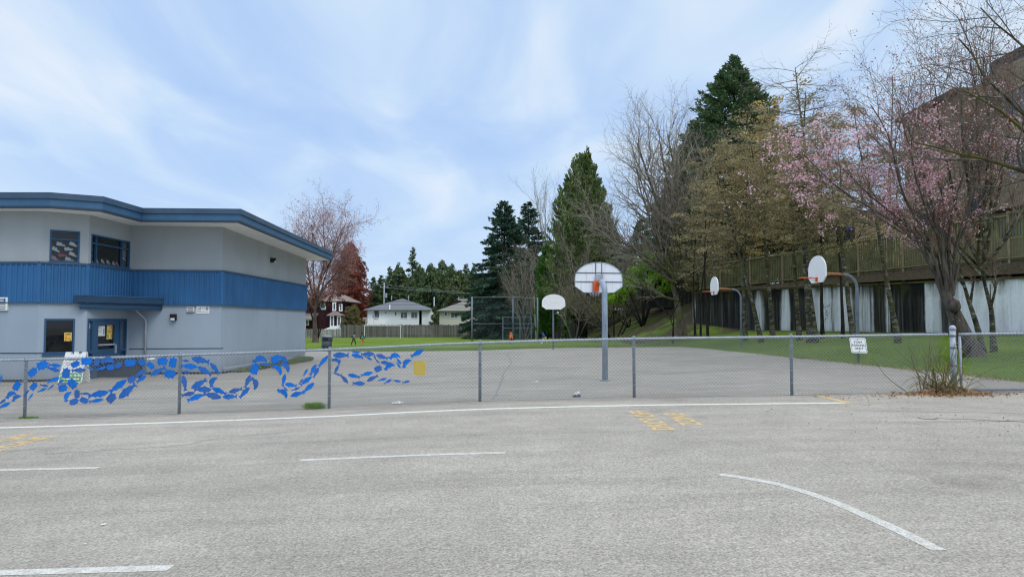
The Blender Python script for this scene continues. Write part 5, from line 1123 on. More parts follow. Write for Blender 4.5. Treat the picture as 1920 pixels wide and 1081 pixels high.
g = MB(); g.add([(x0-.6,Y-.6,zt2-.1), (x1+.5,Y-.6,zt2+.2), (x1+.5,Y+9,zt2+.6), (x0-.6,Y+9,zt2+.3), (x0-.6,Y-.6,zt2+.25), (x1+.5,Y-.6,zt2+.55), (x1+.5,Y+9,zt2+.95), (x0-.6,Y+9,zt2+.65)], [[0,3,2,1],[4,5,6,7],[0,1,5,4],[1,2,6,5],[2,3,7,6],[3,0,4,7]]); g.build('roof', MATS['flashing'], r)
g = MB(); hbox(g, x0+1.2, X_(1606,Y), Y-.03, Y+.02, 4.6, zt2-1.0); g.build('carport_shade', MATS['black'], r)  # flat black panel, its colour stands in for shade inside an opening
x, y, z = AT(1595,426,58); rr_ = thing('blue_tarp', 'small bright blue tarp bundle behind the picket fence', 'tarp', (x, y, z)); mat('tarp blue', (.03,.06,.5), .6)
g = MB(); g.lathe([(.05,-.3), (.22,-.2), (.27,0), (.16,.2), (.03,.28)], (x,y,z), 9); g.build('tarp', MATS['tarp blue'], rr_)
# ---------------------------------------------------------------- grass blades on the near bank
rgb = np.random.default_rng(12); n = 75000
Y = 15.4+28*rgb.random(n)**1.7; X = xe(Y)+(xw(Y)-xe(Y))*.93*rgb.random(n)**1.15-.15
k = X < Y*.85+1.; X, Y = X[k], Y[k]; n = len(X); zz = zg(X, Y)
hh = rgb.uniform(.04, .12, n)*np.where(X-xe(Y) < .4, 1.25, 1); b = np.c_[X, Y, zz]; l = rgb.normal(size=(n, 2))*.45; tip = b+np.c_[l*hh[:, None], hh]; sd = np.c_[rgb.normal(size=(n, 2)), np.zeros(n)]; sd /= np.linalg.norm(sd, axis=1)[:, None]
V = np.stack([b-sd*.008, b+sd*.008, tip], 1).reshape(-1, 3); g = MB(); g.addq(V, np.arange(3*n).reshape(n, 3)); struct('bank_grass', g, MATS['grass blades'], kind='stuff')
n = 26000; X = rgb.uniform(-17, 11, n); Y = yfar(X)-.1+rgb.random(n)**2*6; hh = rgb.uniform(.05, .16, n); b = np.c_[X, Y, zg(X, Y)]; l = rgb.normal(size=(n, 2))*.4; tip = b+np.c_[l*hh[:, None], hh]; sd = np.c_[rgb.normal(size=(n, 2)), np.zeros(n)]; sd /= np.linalg.norm(sd, axis=1)[:, None]
V = np.stack([b-sd*.012, b+sd*.012, tip], 1).reshape(-1, 3); g = MB(); g.addq(V, np.arange(3*n).reshape(n, 3)); struct('field_grass', g, MATS['grass blades'], kind='stuff')
n = 900; Y = 15.6+16*rgb.random(n); X = xe(Y)+rgb.normal(size=n)*.3; P = np.c_[X, Y, zg(X, Y)+.03]; g = MB(); g.addq(*quads(P, .06, rgb, .5)); struct('bank_leaves', g, MATS['dry leaves'], kind='stuff')

def ball_bush(name, label, base, blobs, m, size, seed, per=900):
    rng = np.random.default_rng(seed); r = thing(name, label, 'bush', base, group='dark bushes on the hill behind the picket fence'); bx, by, bz = base; P = []; g = MB()
    for dx, dy, dz, rx, rz_ in blobs:
        g = MB(); c = (bx+dx, by+dy, bz+dz); g.tube([(bx+dx*.5,by+dy*.5,bz-.1), (bx+dx*.8,by+dy*.8,bz+dz*.5), c], [.05,.04,.02], 5); g.build('stem', MATS['bark dark'], r)
        for q in ball_pts(rng, per//30, c, (rx, rx, rz_), .45): P.append(q+rng.normal(size=(30, 3))*.2)
    g = MB(); g.addq(*quads(np.concatenate(P), size, rng, .55)); g.build('crown', MATS[m], r)
for k, (s, n, h, m, lab) in enumerate(((19.5,2.8,1.5,'thuja sprays','leftmost dark bush on the hill behind the picket fence'), (16.2,3.0,1.7,'dull shrub','olive bush behind the picket fence below the sky gap'), (13.0,2.8,1.6,'thuja sprays','dark bush behind the picket fence left of the nearer backboard'), (9.8,3.0,1.5,'dull shrub','olive bush behind the picket fence above the nearer backboard'), (22.5,3.5,1.9,'dull shrub','bush beyond the far end of the retaining wall'))):
    x, y = wxy(s, n); ball_bush('hill_bush', lab, (x, y, float(hz(min(s, 21), n))-.1), [(-1.0,.6,h*.55,1.1,h*.6), (0,0,h*.6,1.2,h*.7), (.9,-1.3,h*.55,1.2,h*.6), (-.6,1.6,h*.5,1.2,h*.6)], m, .17, 300+k)
# ---------------------------------------------------------------- trees
def tubes(mb, branches, sides):
    """many tapered tubes at once, grouped by point count"""
    groups = {}
    for P, Rr in branches: groups.setdefault(len(P), []).append((P, Rr))
    ang = np.arange(sides)*2*pi/sides
    for n, lst in groups.items():
        P = np.array([b[0] for b in lst]); Rr = np.array([b[1] for b in lst]); B = len(lst)
        T = np.gradient(P, axis=1); T /= np.linalg.norm(T, axis=2)[..., None]+1e-9
        ref = np.where(np.abs(T[..., 2:3]) < .9, np.array([0,0,1.]), np.array([1.,0,0])); U = np.cross(T, ref); U /= np.linalg.norm(U, axis=2)[..., None]+1e-9; W = np.cross(T, U)
        ring = P[:, :, None]+Rr[:, :, None, None]*(np.cos(ang)[None, None, :, None]*U[:, :, None]+np.sin(ang)[None, None, :, None]*W[:, :, None])
        V = ring.reshape(-1, 3); b, i, j = np.meshgrid(np.arange(B), np.arange(n-1), np.arange(sides), indexing='ij'); o = b*n*sides; k = (j+1) % sides
        mb.addq(V, np.stack([o+i*sides+j, o+i*sides+k, o+(i+1)*sides+k, o+(i+1)*sides+j], -1).reshape(-1, 4))
def perp(rng, d):
    a = rng.normal(size=3); a -= d*(a @ d); return a/(np.linalg.norm(a)+1e-9)
def grow(rng, p, d, L, r, lev, sp, out):
    n = sp['seg'][lev]; st = L/n; pts = [np.array(p, float)]; rad = [r]; d = nrm(d); tip = sp.get('tip', .25); dirs = [d]
    for i in range(n):
        d = nrm(d+rng.normal(size=3)*sp['wob'][lev]+np.array([0,0,sp['up'][lev]])); pts.append(pts[-1]+d*st); rad.append(r*(1-(i+1)/n*(1-tip))); dirs.append(d)
    out[lev].append((np.array(pts), np.array(rad)))
    if lev+1 >= len(sp['seg']): return
    m = sp['n'][lev]; m = max(1, int(round(m*(.75+.5*rng.random())*min(1, .45+.55*L/sp['ref'][lev])))); s0 = sp['start'][lev]; ph = rng.random()*2*pi
    for k in range(m):
        t = s0+(1-s0)*(k+.2+.7*rng.random())/m; x = t*n; i = min(int(x), n-1); q = pts[i]+(pts[i+1]-pts[i])*(x-i); rr_ = rad[i]*(1-x+i)+rad[i+1]*(x-i); dd = dirs[i+1]
        a = sp['ang'][lev]*(.75+.5*rng.random()); u = nrm(np.cross(dd, (0,0,1)) if abs(dd[2]) < .98 else (1,0,0)); w = np.cross(dd, u); ph += 2.4+rng.normal()*.5
        side = u*cos(ph)+w*sin(ph); nd = dd*cos(a)+side*sin(a)
        if sp.get('flat') and lev >= 1: nd = nd*np.array([1,1,.45])
        prof = sp['prof'][lev](t) if callable(sp['prof'][lev]) else sp['prof'][lev]
        grow(rng, q, nd, L*sp['rat'][lev]*prof*(.75+.5*rng.random()), max(min(rr_*.72, r*sp['rr'][lev]), sp['rmin']), lev+1, sp, out)
def spec(seg, n, ang, rat, wob, up, start, ref, rr_=.5, rmin=.006, prof=None, **k):
    L = len(seg); d = dict(seg=seg, n=n, ang=ang, rat=rat, wob=wob, up=up, start=start, ref=ref, rr=[rr_]*L if np.isscalar(rr_) else rr_, rmin=rmin, prof=prof or [1.0]*L); d.update(k); return d
def sample_pts(rng, br, n, lo_=.15, frac=1.):
    pool = rng.permutation(len(br))[:max(8, int(len(br)*frac))]; idx = pool[rng.integers(0, len(pool), n)]; out = np.empty((n, 3)); dr = np.empty((n, 3))
    for q, i in enumerate(idx):
        P = br[i][0]; x = (lo_+(1-lo_)*rng.random())*(len(P)-1); k = min(int(x), len(P)-2); out[q] = P[k]+(P[k+1]-P[k])*(x-k); dr[q] = P[k+1]-P[k]
    return out, dr/(np.linalg.norm(dr, axis=1)[:, None]+1e-9)
def bare_tree(name, label, base, stems, sp, bark, twig, seed, leaves=None, group=None, sink=.25, cat='tree', flare=True):
    """stems: (offset, direction, length, radius, level); leaves: (count, size, material, jitter, keep function)"""
    rng = np.random.default_rng(seed); bx, by, bz = base; r = thing(name, label, cat, base, group=group); out = [[] for _ in sp['seg']]
    marks = [[0]*len(sp['seg'])]
    for off, d, L, rad, lv in stems: grow(rng, np.array(base)+np.array(off)-np.array([0,0,sink if off[2] < .3 else 0]), d, L, rad, lv, sp, out); marks.append([len(o) for o in out])
    if flare:
        for P, Rr in out[0][:1 if 'cherry' in name else None]:
            if len(Rr) > 2: Rr[0] *= 1.45; Rr[1] *= 1.08
    g = MB(); tubes(g, out[0], 10)
    if len(out) > 1 and out[1]: tubes(g, out[1], 6)
    tr = g.build('trunk', MATS[bark], r, True)
    for m0, m1 in zip(marks[:-1], marks[1:]):      # the twigs of each limb
        g = MB()
        for lv in range(2, len(out)):
            if m1[lv] > m0[lv]: tubes(g, out[lv][m0[lv]:m1[lv]], 4 if lv == 2 else 3)
        if g.n: g.build('twigs', MATS[twig], r)
    for lf in (leaves or []):
        n, size, m, jit, keep = lf; src = out[-1] if len(out[-1]) > 20 else out[-2]; P, D = sample_pts(rng, src, n//(9 if 'blossom' in m else 1), frac=.45 if 'catkins' in m else .8)
        if keep is not None: k = keep(P, rng); P = P[k]; D = D[k]
        if 'blossom' in m: P = np.repeat(P, 9, 0); D = np.repeat(D, 9, 0)
        fl = np.array([1.25,1.25,.35]) if 'catkins' in m else np.ones(3); P = P+rng.normal(size=P.shape)*jit*fl; D = D*(np.array([1,1,.3]) if 'catkins' in m else 1); g = MB(); g.addq(*quads(P, size, rng, .6, D, .6 if 'catkins' in m else 1.2)); g.build('crown' if 'blossom' not in m else 'blossom', MATS[m], r)
    return r, out
def conifer(label, base, top, R, c0, kind, m, seed, N_, size=.4, bark='bark dark', tr=None, group=None, lean=(0, 0), name='conifer_tree', cat='tree', M=None, sharp=None):
    """c0: height of the lowest branches above the base; every branch carries its own sprays"""
    rng = np.random.default_rng(seed); bx, by, bz = base; H = top-bz; r = thing(name, label, cat, base, group=group); ch = H-c0
    M = M or int(ch*{'fir': 9, 'thuja': 12, 'cedar': 9, 'big': 9}[kind]*max(.6, R/3)); t = (np.arange(M)+rng.random(M))/M; t = 1-(1-t)**1.0 if kind != 'thuja' else t
    pr = {'fir': lambda t: (1-t)**.62, 'thuja': lambda t: np.minimum(1, (1-t)*1.9)**.62*(.72+.28*(1-t)), 'cedar': lambda t: np.minimum(1, (1-t)*1.9)**.62*(.8+.2*(1-t)), 'big': lambda t: (1-t)**.84}[kind](t)
    if sharp: pr = np.minimum(1, (1-t)*sharp)**.6*np.minimum(1, .55+t*2.2)
    lump = 1+.16*np.sin(t*23+rng.random()*6)*rng.random(M); az = rng.random(M)*2*pi; L = R*pr*lump*rng.uniform({'fir': .62, 'thuja': .86, 'cedar': .7, 'big': .86}[kind], 1.05, M)+.12
    el = {'fir': -.12+.75*t**2.2, 'thuja': .75+.45*t, 'cedar': -.05+.5*t, 'big': -.05+.8*t**1.5}[kind]+rng.normal(size=M)*.12
    if kind == 'thuja': z0_ = bz+c0+ch*t*.98
    else: z0_ = bz+c0+ch*t*.97
    D = np.stack([np.cos(az)*np.cos(el), np.sin(az)*np.cos(el), np.sin(el)], 1)
    if kind == 'thuja': L = L/np.cos(el)*.95; L = np.minimum(L, R*1.25); z0_ = np.maximum(z0_-.8*L*np.sin(el), bz+c0*.6)
    O = np.stack([np.full(M, bx), np.full(M, by), z0_], 1); O[:, 0] += lean[0]*(z0_-bz); O[:, 1] += lean[1]*(z0_-bz)
    w = L**1.35; w /= w.sum(); bi = rng.choice(M, N_, p=w); f = {'thuja': .35+.65*rng.random(N_)**.55, 'big': .25+.75*rng.random(N_)**.6}.get(kind, .16+.84*rng.random(N_)**.75)
    l = L[bi]; droop = {'fir': .22, 'thuja': -.02, 'cedar': .35, 'big': .12}[kind]; up = {'fir': .16, 'thuja': 0, 'cedar': 0, 'big': .10}[kind]
    P = O[bi]+D[bi]*(l*f)[:, None]; P[:, 2] += -droop*l*f**2+up*l*np.clip(f-.55, 0, 1)**2*2
    sidew = np.stack([-np.sin(az[bi]), np.cos(az[bi]), np.zeros(N_)], 1); sp_ = l*{'fir': .24, 'thuja': .16, 'cedar': .3, 'big': .25}[kind]*(1.05-f)+.08; lat = rng.normal(size=N_)*sp_; P += sidew*lat[:, None]
    P[:, 2] -= np.abs(rng.normal(size=N_))*{'fir': .16, 'thuja': .12, 'cedar': .38, 'big': .2}[kind]*np.minimum(1, l)
    q = D[bi]*{'fir': 1., 'thuja': .5, 'cedar': .35, 'big': .8}[kind]+sidew*np.sign(lat)[:, None]*.55+np.array([0,0,{'fir': -.25, 'thuja': .75, 'cedar': -.9, 'big': .0}[kind]]); q /= np.linalg.norm(q, axis=1)[:, None]
    g = MB(); sz = size*rng.uniform(.55, 1.35, N_); g.addq(*quads(P, sz, rng, {'fir': .34, 'thuja': .42, 'cedar': .4, 'big': .36}[kind], q, .42)); g.build('crown', MATS[m], r)
    br = [(np.array([O[i]+D[i]*L[i]*a+np.array([0,0,-droop*L[i]*a*a]) for a in (0, .35, .7, .96)]), np.array([.012+.008*L[i], .010+.006*L[i], .008+.003*L[i], .005])) for i in range(0, M, 1 if M < 250 else 2)]
    tr = tr or (.02*H); g = MB(); zz = np.linspace(0, 1, 9); g.tube(np.c_[bx+lean[0]*H*zz+.06*np.sin(zz*7+seed), by+lean[1]*H*zz+.05*np.sin(zz*5), bz-.3+(H*.97+.3)*zz], tr*(1-.93*zz)*np.where(zz == 0, 1.35, 1), 10); tubes(g, br, 4); g.build('trunk', MATS[bark], r, True)
    return r
def bmesh_ball(rng, c, rad):
    g = MB(); n = 12; ph = rng.random(4)*6; rows = []
    for i, a in enumerate(np.linspace(.05, pi-.05, 9)):
        for k in range(n):
            q = 2*pi*k/n; R = rad*(1+.22*sin(3*q+ph[0])*sin(a*2+ph[1])+.15*sin(5*q+ph[2]+a*3)); rows.append((c[0]+R*sin(a)*cos(q), c[1]+R*sin(a)*sin(q), c[2]+1.3*R*cos(a)))
    g.addq(rows, np.array([[i*n+k, i*n+(k+1) % n, (i+1)*n+(k+1) % n, (i+1)*n+k] for i in range(8) for k in range(n)])); return g
def site(px, Y, z=None): x = (px-960)/1300.*Y; return (x, Y, gz(x, Y) if z is None else z)
def ztop(py, Y): return 1.6+(600-py)*Y/1300.
# far wood beyond the houses: each tree its own
FAR = [(722,520,158,6.5,'cedar'), (752,505,158,6.5,'cedar'), (783,500,158,7,'cedar'), (815,497,158,7,'cedar'), (846,500,158,7,'cedar'), (880,503,158,7,'cedar'), (640,528,136,4.2,'cedar'), (668,520,140,4.0,'fir'), (700,516,138,3.2,'fir'), (714,512,142,3.0,'fir'), (731,496,141,3.2,'fir'), (748,488,143,3.6,'cedar'), (773,457,146,3.4,'fir'), (788,492,140,4.2,'cedar'), (808,488,138,4.6,'cedar'), (829,482,143,4.2,'cedar'), (846,490,139,4.2,'cedar'), (862,502,133,4.4,'cedar'), (874,490,143,3.2,'fir'), (888,494,146,3.4,'fir'), (902,505,137,3.8,'cedar'), (926,490,150,4.5,'cedar'), (966,485,150,4.5,'cedar'), (1005,470,148,4.5,'cedar')]
LAB = [f'back row cedar in the far wood, {o} of six from left' for o in ORD[1:7]]+['dark cedar hidden behind the red trees, far left of the wood', 'dark fir showing beside the red column tree', 'dark spiky fir left of the transformer pole, leftmost in the gap', 'narrow dark fir directly left of the transformer pole', 'spiky fir right behind the transformer pole', 'broad cedar over the left half of the white house roof', 'tallest pointed fir spire standing above the far wood', 'drooping cedar just right of the tall spire', 'bright drooping cedar above the right half of the white house', 'rounded cedar with the highest crown in the middle of the wood', 'drooping cedar above the gap between the white and cream houses', 'broad olive green cedar behind the cream house roof', 'narrow fir tip behind the olive cedar', 'narrow dark fir tip next to the tall dark fir', 'cedar behind the left skirt of the tall dark fir', 'far cedar behind the tall dark fir', 'far cedar behind the brown twigs right of the tall fir', 'far cedar behind the slender bare poplar']
for k, (px, py, Y, R, kd) in enumerate(FAR):
    conifer(LAB[k], site(px, Y, -1.), ztop(py, Y), R, 1.0, kd, 'far cedar' if k in (17, 20) else 'far conifer', 100+k, 11000 if kd == 'cedar' else 6500, .55, group='conifers of the far wood')
# firs and thuja right of the houses
conifer('tall dark fir with ragged drooping boughs right of the cream house', site(945, 95), ztop(368, 95), 7.4, 1.0, 'fir', 'fir needles', 21, 46000, .48, M=380)
conifer('narrower dark fir tucked behind the tall dark fir', site(991, 99), ztop(369, 99), 5.6, 1.5, 'fir', 'fir needles', 22, 26000, .48, M=300)
conifer('tall dense green thuja cone behind the big weathered backboard', site(1093, 74), ztop(279, 74), 4.95, 2.0, 'thuja', 'thuja sprays', 23, 48000, .38, tr=.42, M=700)
conifer('brighter green low thuja skirting the left foot of the tall cone', site(1024, 78), ztop(455, 78), 1.75, .8, 'thuja', 'thuja bright', 24, 9000, .34, M=150)
conifer('dark round conifer filling the gap right of the thuja cone', site(1150, 84), ztop(425, 84), 3.6, 1.0, 'cedar', 'fir needles', 25, 9000, .45)
conifer('dark green spruce behind the forked bare maple', site(1205, 80), ztop(398, 80), 4.0, 1.5, 'big', 'big conifer needles', 26, 10000, .45)
conifer('dark conifer low behind the dirt mound', site(1262, 76, .8), ztop(418, 76), 3.8, 1.5, 'cedar', 'fir needles', 27, 9000, .45)
conifer('shaded dark conifer left of the garden shed', site(1126, 90), ztop(470, 90), 3.2, .6, 'cedar', 'fir needles', 29, 7000, .5)
conifer('giant broad dark green conifer towering over all other trees', site(1381, 62, 3.2), ztop(83, 62), 9.6, 3.6, 'big', 'big conifer needles', 28, 95000, .37, tr=.48, M=760)
conifer('second dark conifer on the left flank of the giant conifer', site(1303, 66, 2.0), ztop(212, 66), 6.0, 3.0, 'big', 'big conifer needles', 30, 48000, .38, tr=.3, M=460)
# bare and budding broadleaf trees
SP_SPREAD = spec([9,9,6,4,3], [9,9,8,5], [.62,.62,.7,.75], [.62,.52,.48,.5], [.05,.09,.13,.16,.2], [.03,.05,.06,.04,.02], [.35,.22,.15,.1], [8,5,2.5,1.2], [.55,.5,.5,.6], .0085)
SP_VASE = spec([8,10,7,5,3], [6,11,8,4], [.45,.5,.6,.7], [.9,.42,.42,.5], [.05,.06,.10,.14,.18], [.04,.055,.06,.04,.02], [.4,.25,.15,.1], [7,7,3,1.2], [.6,.45,.5,.6], .0085)
def mk(sp, **k): d = dict(sp); d.update(k); return d
b = site(1280, 47.5)
bare_tree('maple_tree', 'big bare maple with forked mossy trunk and wide airy crown', b, [((0,0,0), (-.09,-.02,1), 5.2, .34, 0), ((-.35,-.05,4.6), (-.30,.05,1), 9.2, .16, 1), ((-.38,0,4.8), (.05,.1,1), 9.4, .18, 1), ((-.3,0,4.3), (-.68,-.2,.85), 8.0, .13, 1), ((-.3,0,4.5), (.26,-.3,1), 7.8, .12, 1), ((-.35,.0,5.0), (-.12,-.35,1), 8.4, .13, 1), ((-.2,0,2.6), (-1,-.1,.14), 4.6, .10, 1), ((-.35,0,3.8), (-1,.2,.42), 6.2, .11, 1), ((-.3,0,4.0), (.8,.1,.45), 3.4, .08, 1), ((-.35,0,4.6), (-.45,.3,1), 8.4, .13, 1), ((-.35,0,4.2), (-.9,.0,.8), 7.2, .11, 1)],
  mk(SP_VASE, n=[3,15,9,5], ang=[.5,.55,.6,.7], rat=[.5,.38,.45,.5], up=[.02,.03,.04,.03,.02], wob=[.05,.06,.10,.14,.18], start=[.75,.15,.12,.1], ref=[5,8,3,1.4]), 'bark maple', 'twig pale', 31)
b = site(1262, 45.5); bare_tree('small_tree', 'small dark crooked tree leaning beside the maple trunk', b, [((0,0,0), (-.12,0,1), 2.2, .10, 0), ((-.25,0,1.9), (-.9,-.1,.75), 2.8, .06, 1), ((-.2,0,1.7), (.5,.1,.9), 2.4, .05, 1)], mk(SP_SPREAD, n=[3,7,6,3]), 'bark dark', 'bark dark', 32)
b = site(1020, 98); bare_tree('poplar_tree', 'slender pale bare poplar with upright twigs behind the thuja cone', b, [((0,0,0), (.0,0,1), 10, .22, 0)]+[((dx,0,z), (dx*.28,.1*(k % 2),1), L, .09, 1) for k, (dx, z, L) in enumerate(((-.6,6,12.5),(.5,6.5,13),(0,7,14),(.9,6,11.5),(-1.1,5,11.5),(.2,8,12),(1.4,5,9)))], mk(SP_VASE, n=[2,13,6,3], ang=[.3,.3,.35,.5], rat=[.6,.3,.4,.5]), 'bark pale', 'bark pale', 33)
b = site(984, 88); bare_tree('shrub_tree', 'brown twiggy bare tree in front of the firs by the backstop', b, [((dx*.3,0,0), (dx,dy,1), L, .11, 1) for dx, dy, L in ((-.3,0,8),(.15,.1,9.6),(.45,-.1,8),(.0,-.3,8.6))], mk(SP_VASE, n=[4,13,9,4], rat=[.6,.42,.45,.5]), 'bark grey', 'twig pale', 34, [(1500,.13,'dull shrub',.1,None)])
b = site(1076, 70); bare_tree('shrub_tree', 'grey brown bare tree tangled in front of the thuja cone', b, [((dx*.3,0,0), (dx,dy,1), L, .09, 1) for dx, dy, L in ((-.35,-.2,6),(.25,-.1,8.2),(.6,-.2,7.2))], mk(SP_VASE, n=[4,13,9,5], rat=[.6,.42,.45,.5]), 'bark grey', 'twig pale', 35, [(1500,.10,'dull shrub',.1,None)])
b = site(1152, 62); bare_tree('shrub_tree', 'low tangled bare tree behind the big hoop pole', b, [((dx*.3,0,0), (dx,dy,1), L, .08, 1) for dx, dy, L in ((-.55,-.2,5),(.35,-.1,5.6),(.8,-.2,5),(-.1,-.4,5.8),(-.9,0,4.6))], mk(SP_VASE, n=[4,13,9,5], rat=[.6,.45,.5,.5], up=[0,.0,.02,0,0]), 'bark dark', 'twig brown', 36, [(900,.10,'dull shrub',.1,None)])
# red trees beside the school
b = site(592, 78); bare_tree('cherry_tree', 'tall open tree with sparse reddish buds rising above the school roof', b, [((0,0,0), (.04,0,1), 5.0, .34, 0), ((0,0,4.6), (.02,.05,1), 10.0, .13, 1), ((0,0,4.2), (-.32,0,1), 8.6, .12, 1), ((0,0,4.2), (.42,.1,1), 8.4, .12, 1), ((0,0,4.6), (.8,-.1,.85), 7.4, .11, 1), ((0,0,4.6), (-.75,.1,.85), 7.0, .10, 1), ((0,0,5), (.2,-.2,1), 9.2, .12, 1), ((0,0,3.9), (.95,.1,.45), 6.2, .09, 1), ((0,0,3.6), (-.5,-.5,.6), 5.4, .09, 1), ((0,0,5), (-.15,.2,1), 8.6, .10, 1)],
  mk(SP_SPREAD, n=[3,14,9,4], ang=[.6,.55,.6,.7], rat=[.5,.36,.45,.5], up=[.02,.045,.05,.04,.02], start=[.75,.2,.12,.1], ref=[5,9,3.5,1.5]), 'bark red', 'twig pink', 41, [(20000,.11,'red buds',.16,None)])
def leafy(name, label, base, trunk, blobs, m, size, seed, bark='bark dark', per=900, inner=.45):
    rng = np.random.default_rng(seed); r = thing(name, label, 'tree' if trunk else 'shrub', base); g = MB(); bx, by, bz = base
    for dx, dy, dz, rx, rz_ in blobs: g.tube([(bx,by,bz-.2), (bx+dx*.35,by+dy*.35,bz+dz*.45), (bx+dx*.8,by+dy*.8,bz+dz*.9), (bx+dx*1.05,by+dy,bz+dz+rz_*.5)], [trunk+.03,.06+trunk*.5,.045,.012], 6)
    g.build('trunk', MATS[bark], r, True); g = MB(); lumps = []
    for dx, dy, dz, rx, rz_ in blobs:
        c = np.array([bx+dx, by+dy, bz+dz]); cl = ball_pts(rng, max(10, int(per/34)), c, (rx,rx,rz_), .5)
        for q in cl:
            k = int(34*(.4+1.2*rng.random())); lumps.append(q+rng.normal(size=(k, 3))*np.array([.24,.24,.18])*min(1.6, rx*.55))
    P = np.concatenate(lumps); g.addq(*quads(P, size, rng, .55)); g.build('crown', MATS[m], r); return r
x, Y, z = site(655, 126); conifer('dense dark red columnar tree beside the maroon house', (x, Y, z), ztop(448, 126), 3.7, 1.8, 'cedar', 'red leaves', 42, 32000, .36, 'bark red', M=420, sharp=2.9, name='red_column_tree')
leafy('plum_tree', 'dark purple-red plum tree in front of the maroon house', site(596, 90), .04, [(-1.5,0,5.5,1.9,1.7), (.6,.5,6.6,1.8,1.6), (1.9,0,5.6,1.6,1.3), (-.4,-.5,5.6,1.5,1.2), (-2.4,.5,7.2,1.4,1.2), (2.2,.2,6.8,1.3,1.4)], 'plum leaves', .22, 43, per=520)
leafy('garden_shrub', 'olive and rust coloured shrub between the red column tree and the white house', site(663, 109), 0.0, [(-.9,0,2.0,1.1,1.4), (.4,0,2.6,1.2,1.7), (1.2,.3,1.5,.9,1.2), (-.2,.3,4.0,1.0,1.1)], 'dull shrub', .26, 44, per=1300)
leafy('garden_shrub', 'small green conifer shrub between the white and cream houses', site(814, 118), 0.0, [(0,0,1.6,.8,1.4), (.1,0,3.2,.6,1.2), (0,.1,4.4,.35,.8)], 'far cedar', .26, 45, per=900)
# bright spring bushes behind the big hoop
leafy('spring_bush', 'bright yellow-green leafing bush right of the big hoop pole', site(1205, 60), .05, [(-1.6,0,3.6,1.3,1.0), (0,.2,4.4,1.3,1.1), (1.4,0,3.8,1.2,1.0), (-2.2,-.2,2.6,1.0,.8), (2.3,.2,4.6,1.1,.8), (.6,-.3,5.8,1.2,.7)], 'spring green', .17, 46, per=1300)
leafy('ivy_bush', 'dark olive bush at the left end of the dirt mound', site(1180, 66), .03, [(-1.2,0,1.4,1.1,.9), (.3,0,2.0,1.2,1.1), (-2.6,.3,1.6,1.0,1.0)], 'dull shrub', .18, 47, per=1000)
leafy('ivy_bush', 'climbing ivy clump on the dark fence near the far hoop', site(1060, 85), .03, [(0,0,.8,.5,.8), (.1,0,2.0,.5,.7)], 'thuja bright', .2, 48, per=600)
# birches in front of the retaining wall, each with its own lean and fuzz of catkins
SP_B = spec([10,6,4,3], [26,8,4], [1.15,.7,.7], [.26,.5,.55], [.03,.10,.15,.2], [.012,.015,.0,.0], [.46,.12,.1], [11,2.6,1.2], [.26,.5,.6], .0075, prof=[lambda t: max(.25, 1.25*(1-t)**.55*(.6+.6*t)), 1, 1, 1], flat=True, tip=.12)
BIR = [(1303,47.5,.0,9.0,.075,'bark dark','thin dark tree at the far left end of the retaining wall'), (1313,46.5,.02,9.5,.07,'bark dark','second thin dark tree from the left end of the retaining wall'), (1327,45.5,-.02,10.5,.085,'bark dark','third thin dark tree from the left end of the retaining wall'),
 (1397,40.5,-.03,12.5,.12,'birch bark','mottled birch right behind the farther gooseneck pole'), (1429,38.5,-.20,11.5,.125,'birch bark','strongly left-leaning birch between the two gooseneck hoops'), (1448,40.5,.01,13.8,.13,'birch bark','straight pale birch between the two gooseneck hoops'),
 (1498,37.5,-.07,12.0,.13,'birch bark','mottled birch just left of the nearer white gooseneck backboard'), (1519,35.5,-.015,13.5,.17,'birch bark','thickest upright birch behind the nearer white backboard'), (1531,35.0,-.13,9.8,.10,'birch bark','thinner birch sharing a foot with the thickest birch, leaning left'),
 (1541,37.5,-.03,10.5,.10,'bark dark','slim dark trunk against the white patch right of the thickest birch'), (1579,36.5,.0,10.5,.09,'bark dark','slim dark trunk in the middle of the white painted wall patch'), (1600,33.5,-.09,10.8,.125,'birch bark','bent birch just left of the nearer gooseneck pole'),
 (1684,31.5,-.13,11.0,.13,'birch bark','left-leaning birch against the black stretch of wall')]
for k, (px, Y, ln, H, rad, bk, lab) in enumerate(BIR):
    b = site(px, Y); dk = bk == 'bark dark'
    bare_tree('birch_tree' if not dk else 'slim_tree', lab, b, [((0,0,0), (ln,.02*(k % 3-1),1), H, rad, 0)], mk(SP_B, n=[14 if dk else 21,8,4]), bk, 'twig olive' if not dk else 'twig brown', 60+k, [(4600 if not dk else 1600, .11, 'olive catkins', .12, None)], 'trees in front of the retaining wall')
# taller trees on the hill behind the wall
SP_L = mk(SP_B, n=[46,9,4], ang=[1.3,.65,.7], rat=[.24,.42,.5], up=[.01,.0,.0,.0], ref=[13,3,1.2], prof=[lambda t: max(.18, 1.3*(1-t)**.8), 1, 1, 1], start=[.2,.1,.1])
b = site(1432, 50, 3.9); bare_tree('larch_tree', 'golden budding tree with layered boughs in front of the giant conifer', b, [((0,0,0), (.0,0,1), ztop(178,50)-3.9, .23, 0)], mk(SP_L, n=[62,11,4], rat=[.30,.42,.5]), 'bark moss', 'twig olive', 81, [(15000,.14,'gold catkins',.13,lambda P, rng: rng.random(len(P)) < np.clip((P[:, 2]-6)/7, .25, 1))])
b = site(1335, 52, 2.2); bare_tree('larch_tree', 'olive layered tree between the maple and the golden tree', b, [((0,0,0), (.0,0,1), ztop(345,52)-2.2, .16, 0)], mk(SP_L, n=[52,10,4], rat=[.26,.42,.5]), 'bark moss', 'twig olive', 82, [(8500,.13,'olive catkins',.12,None)])
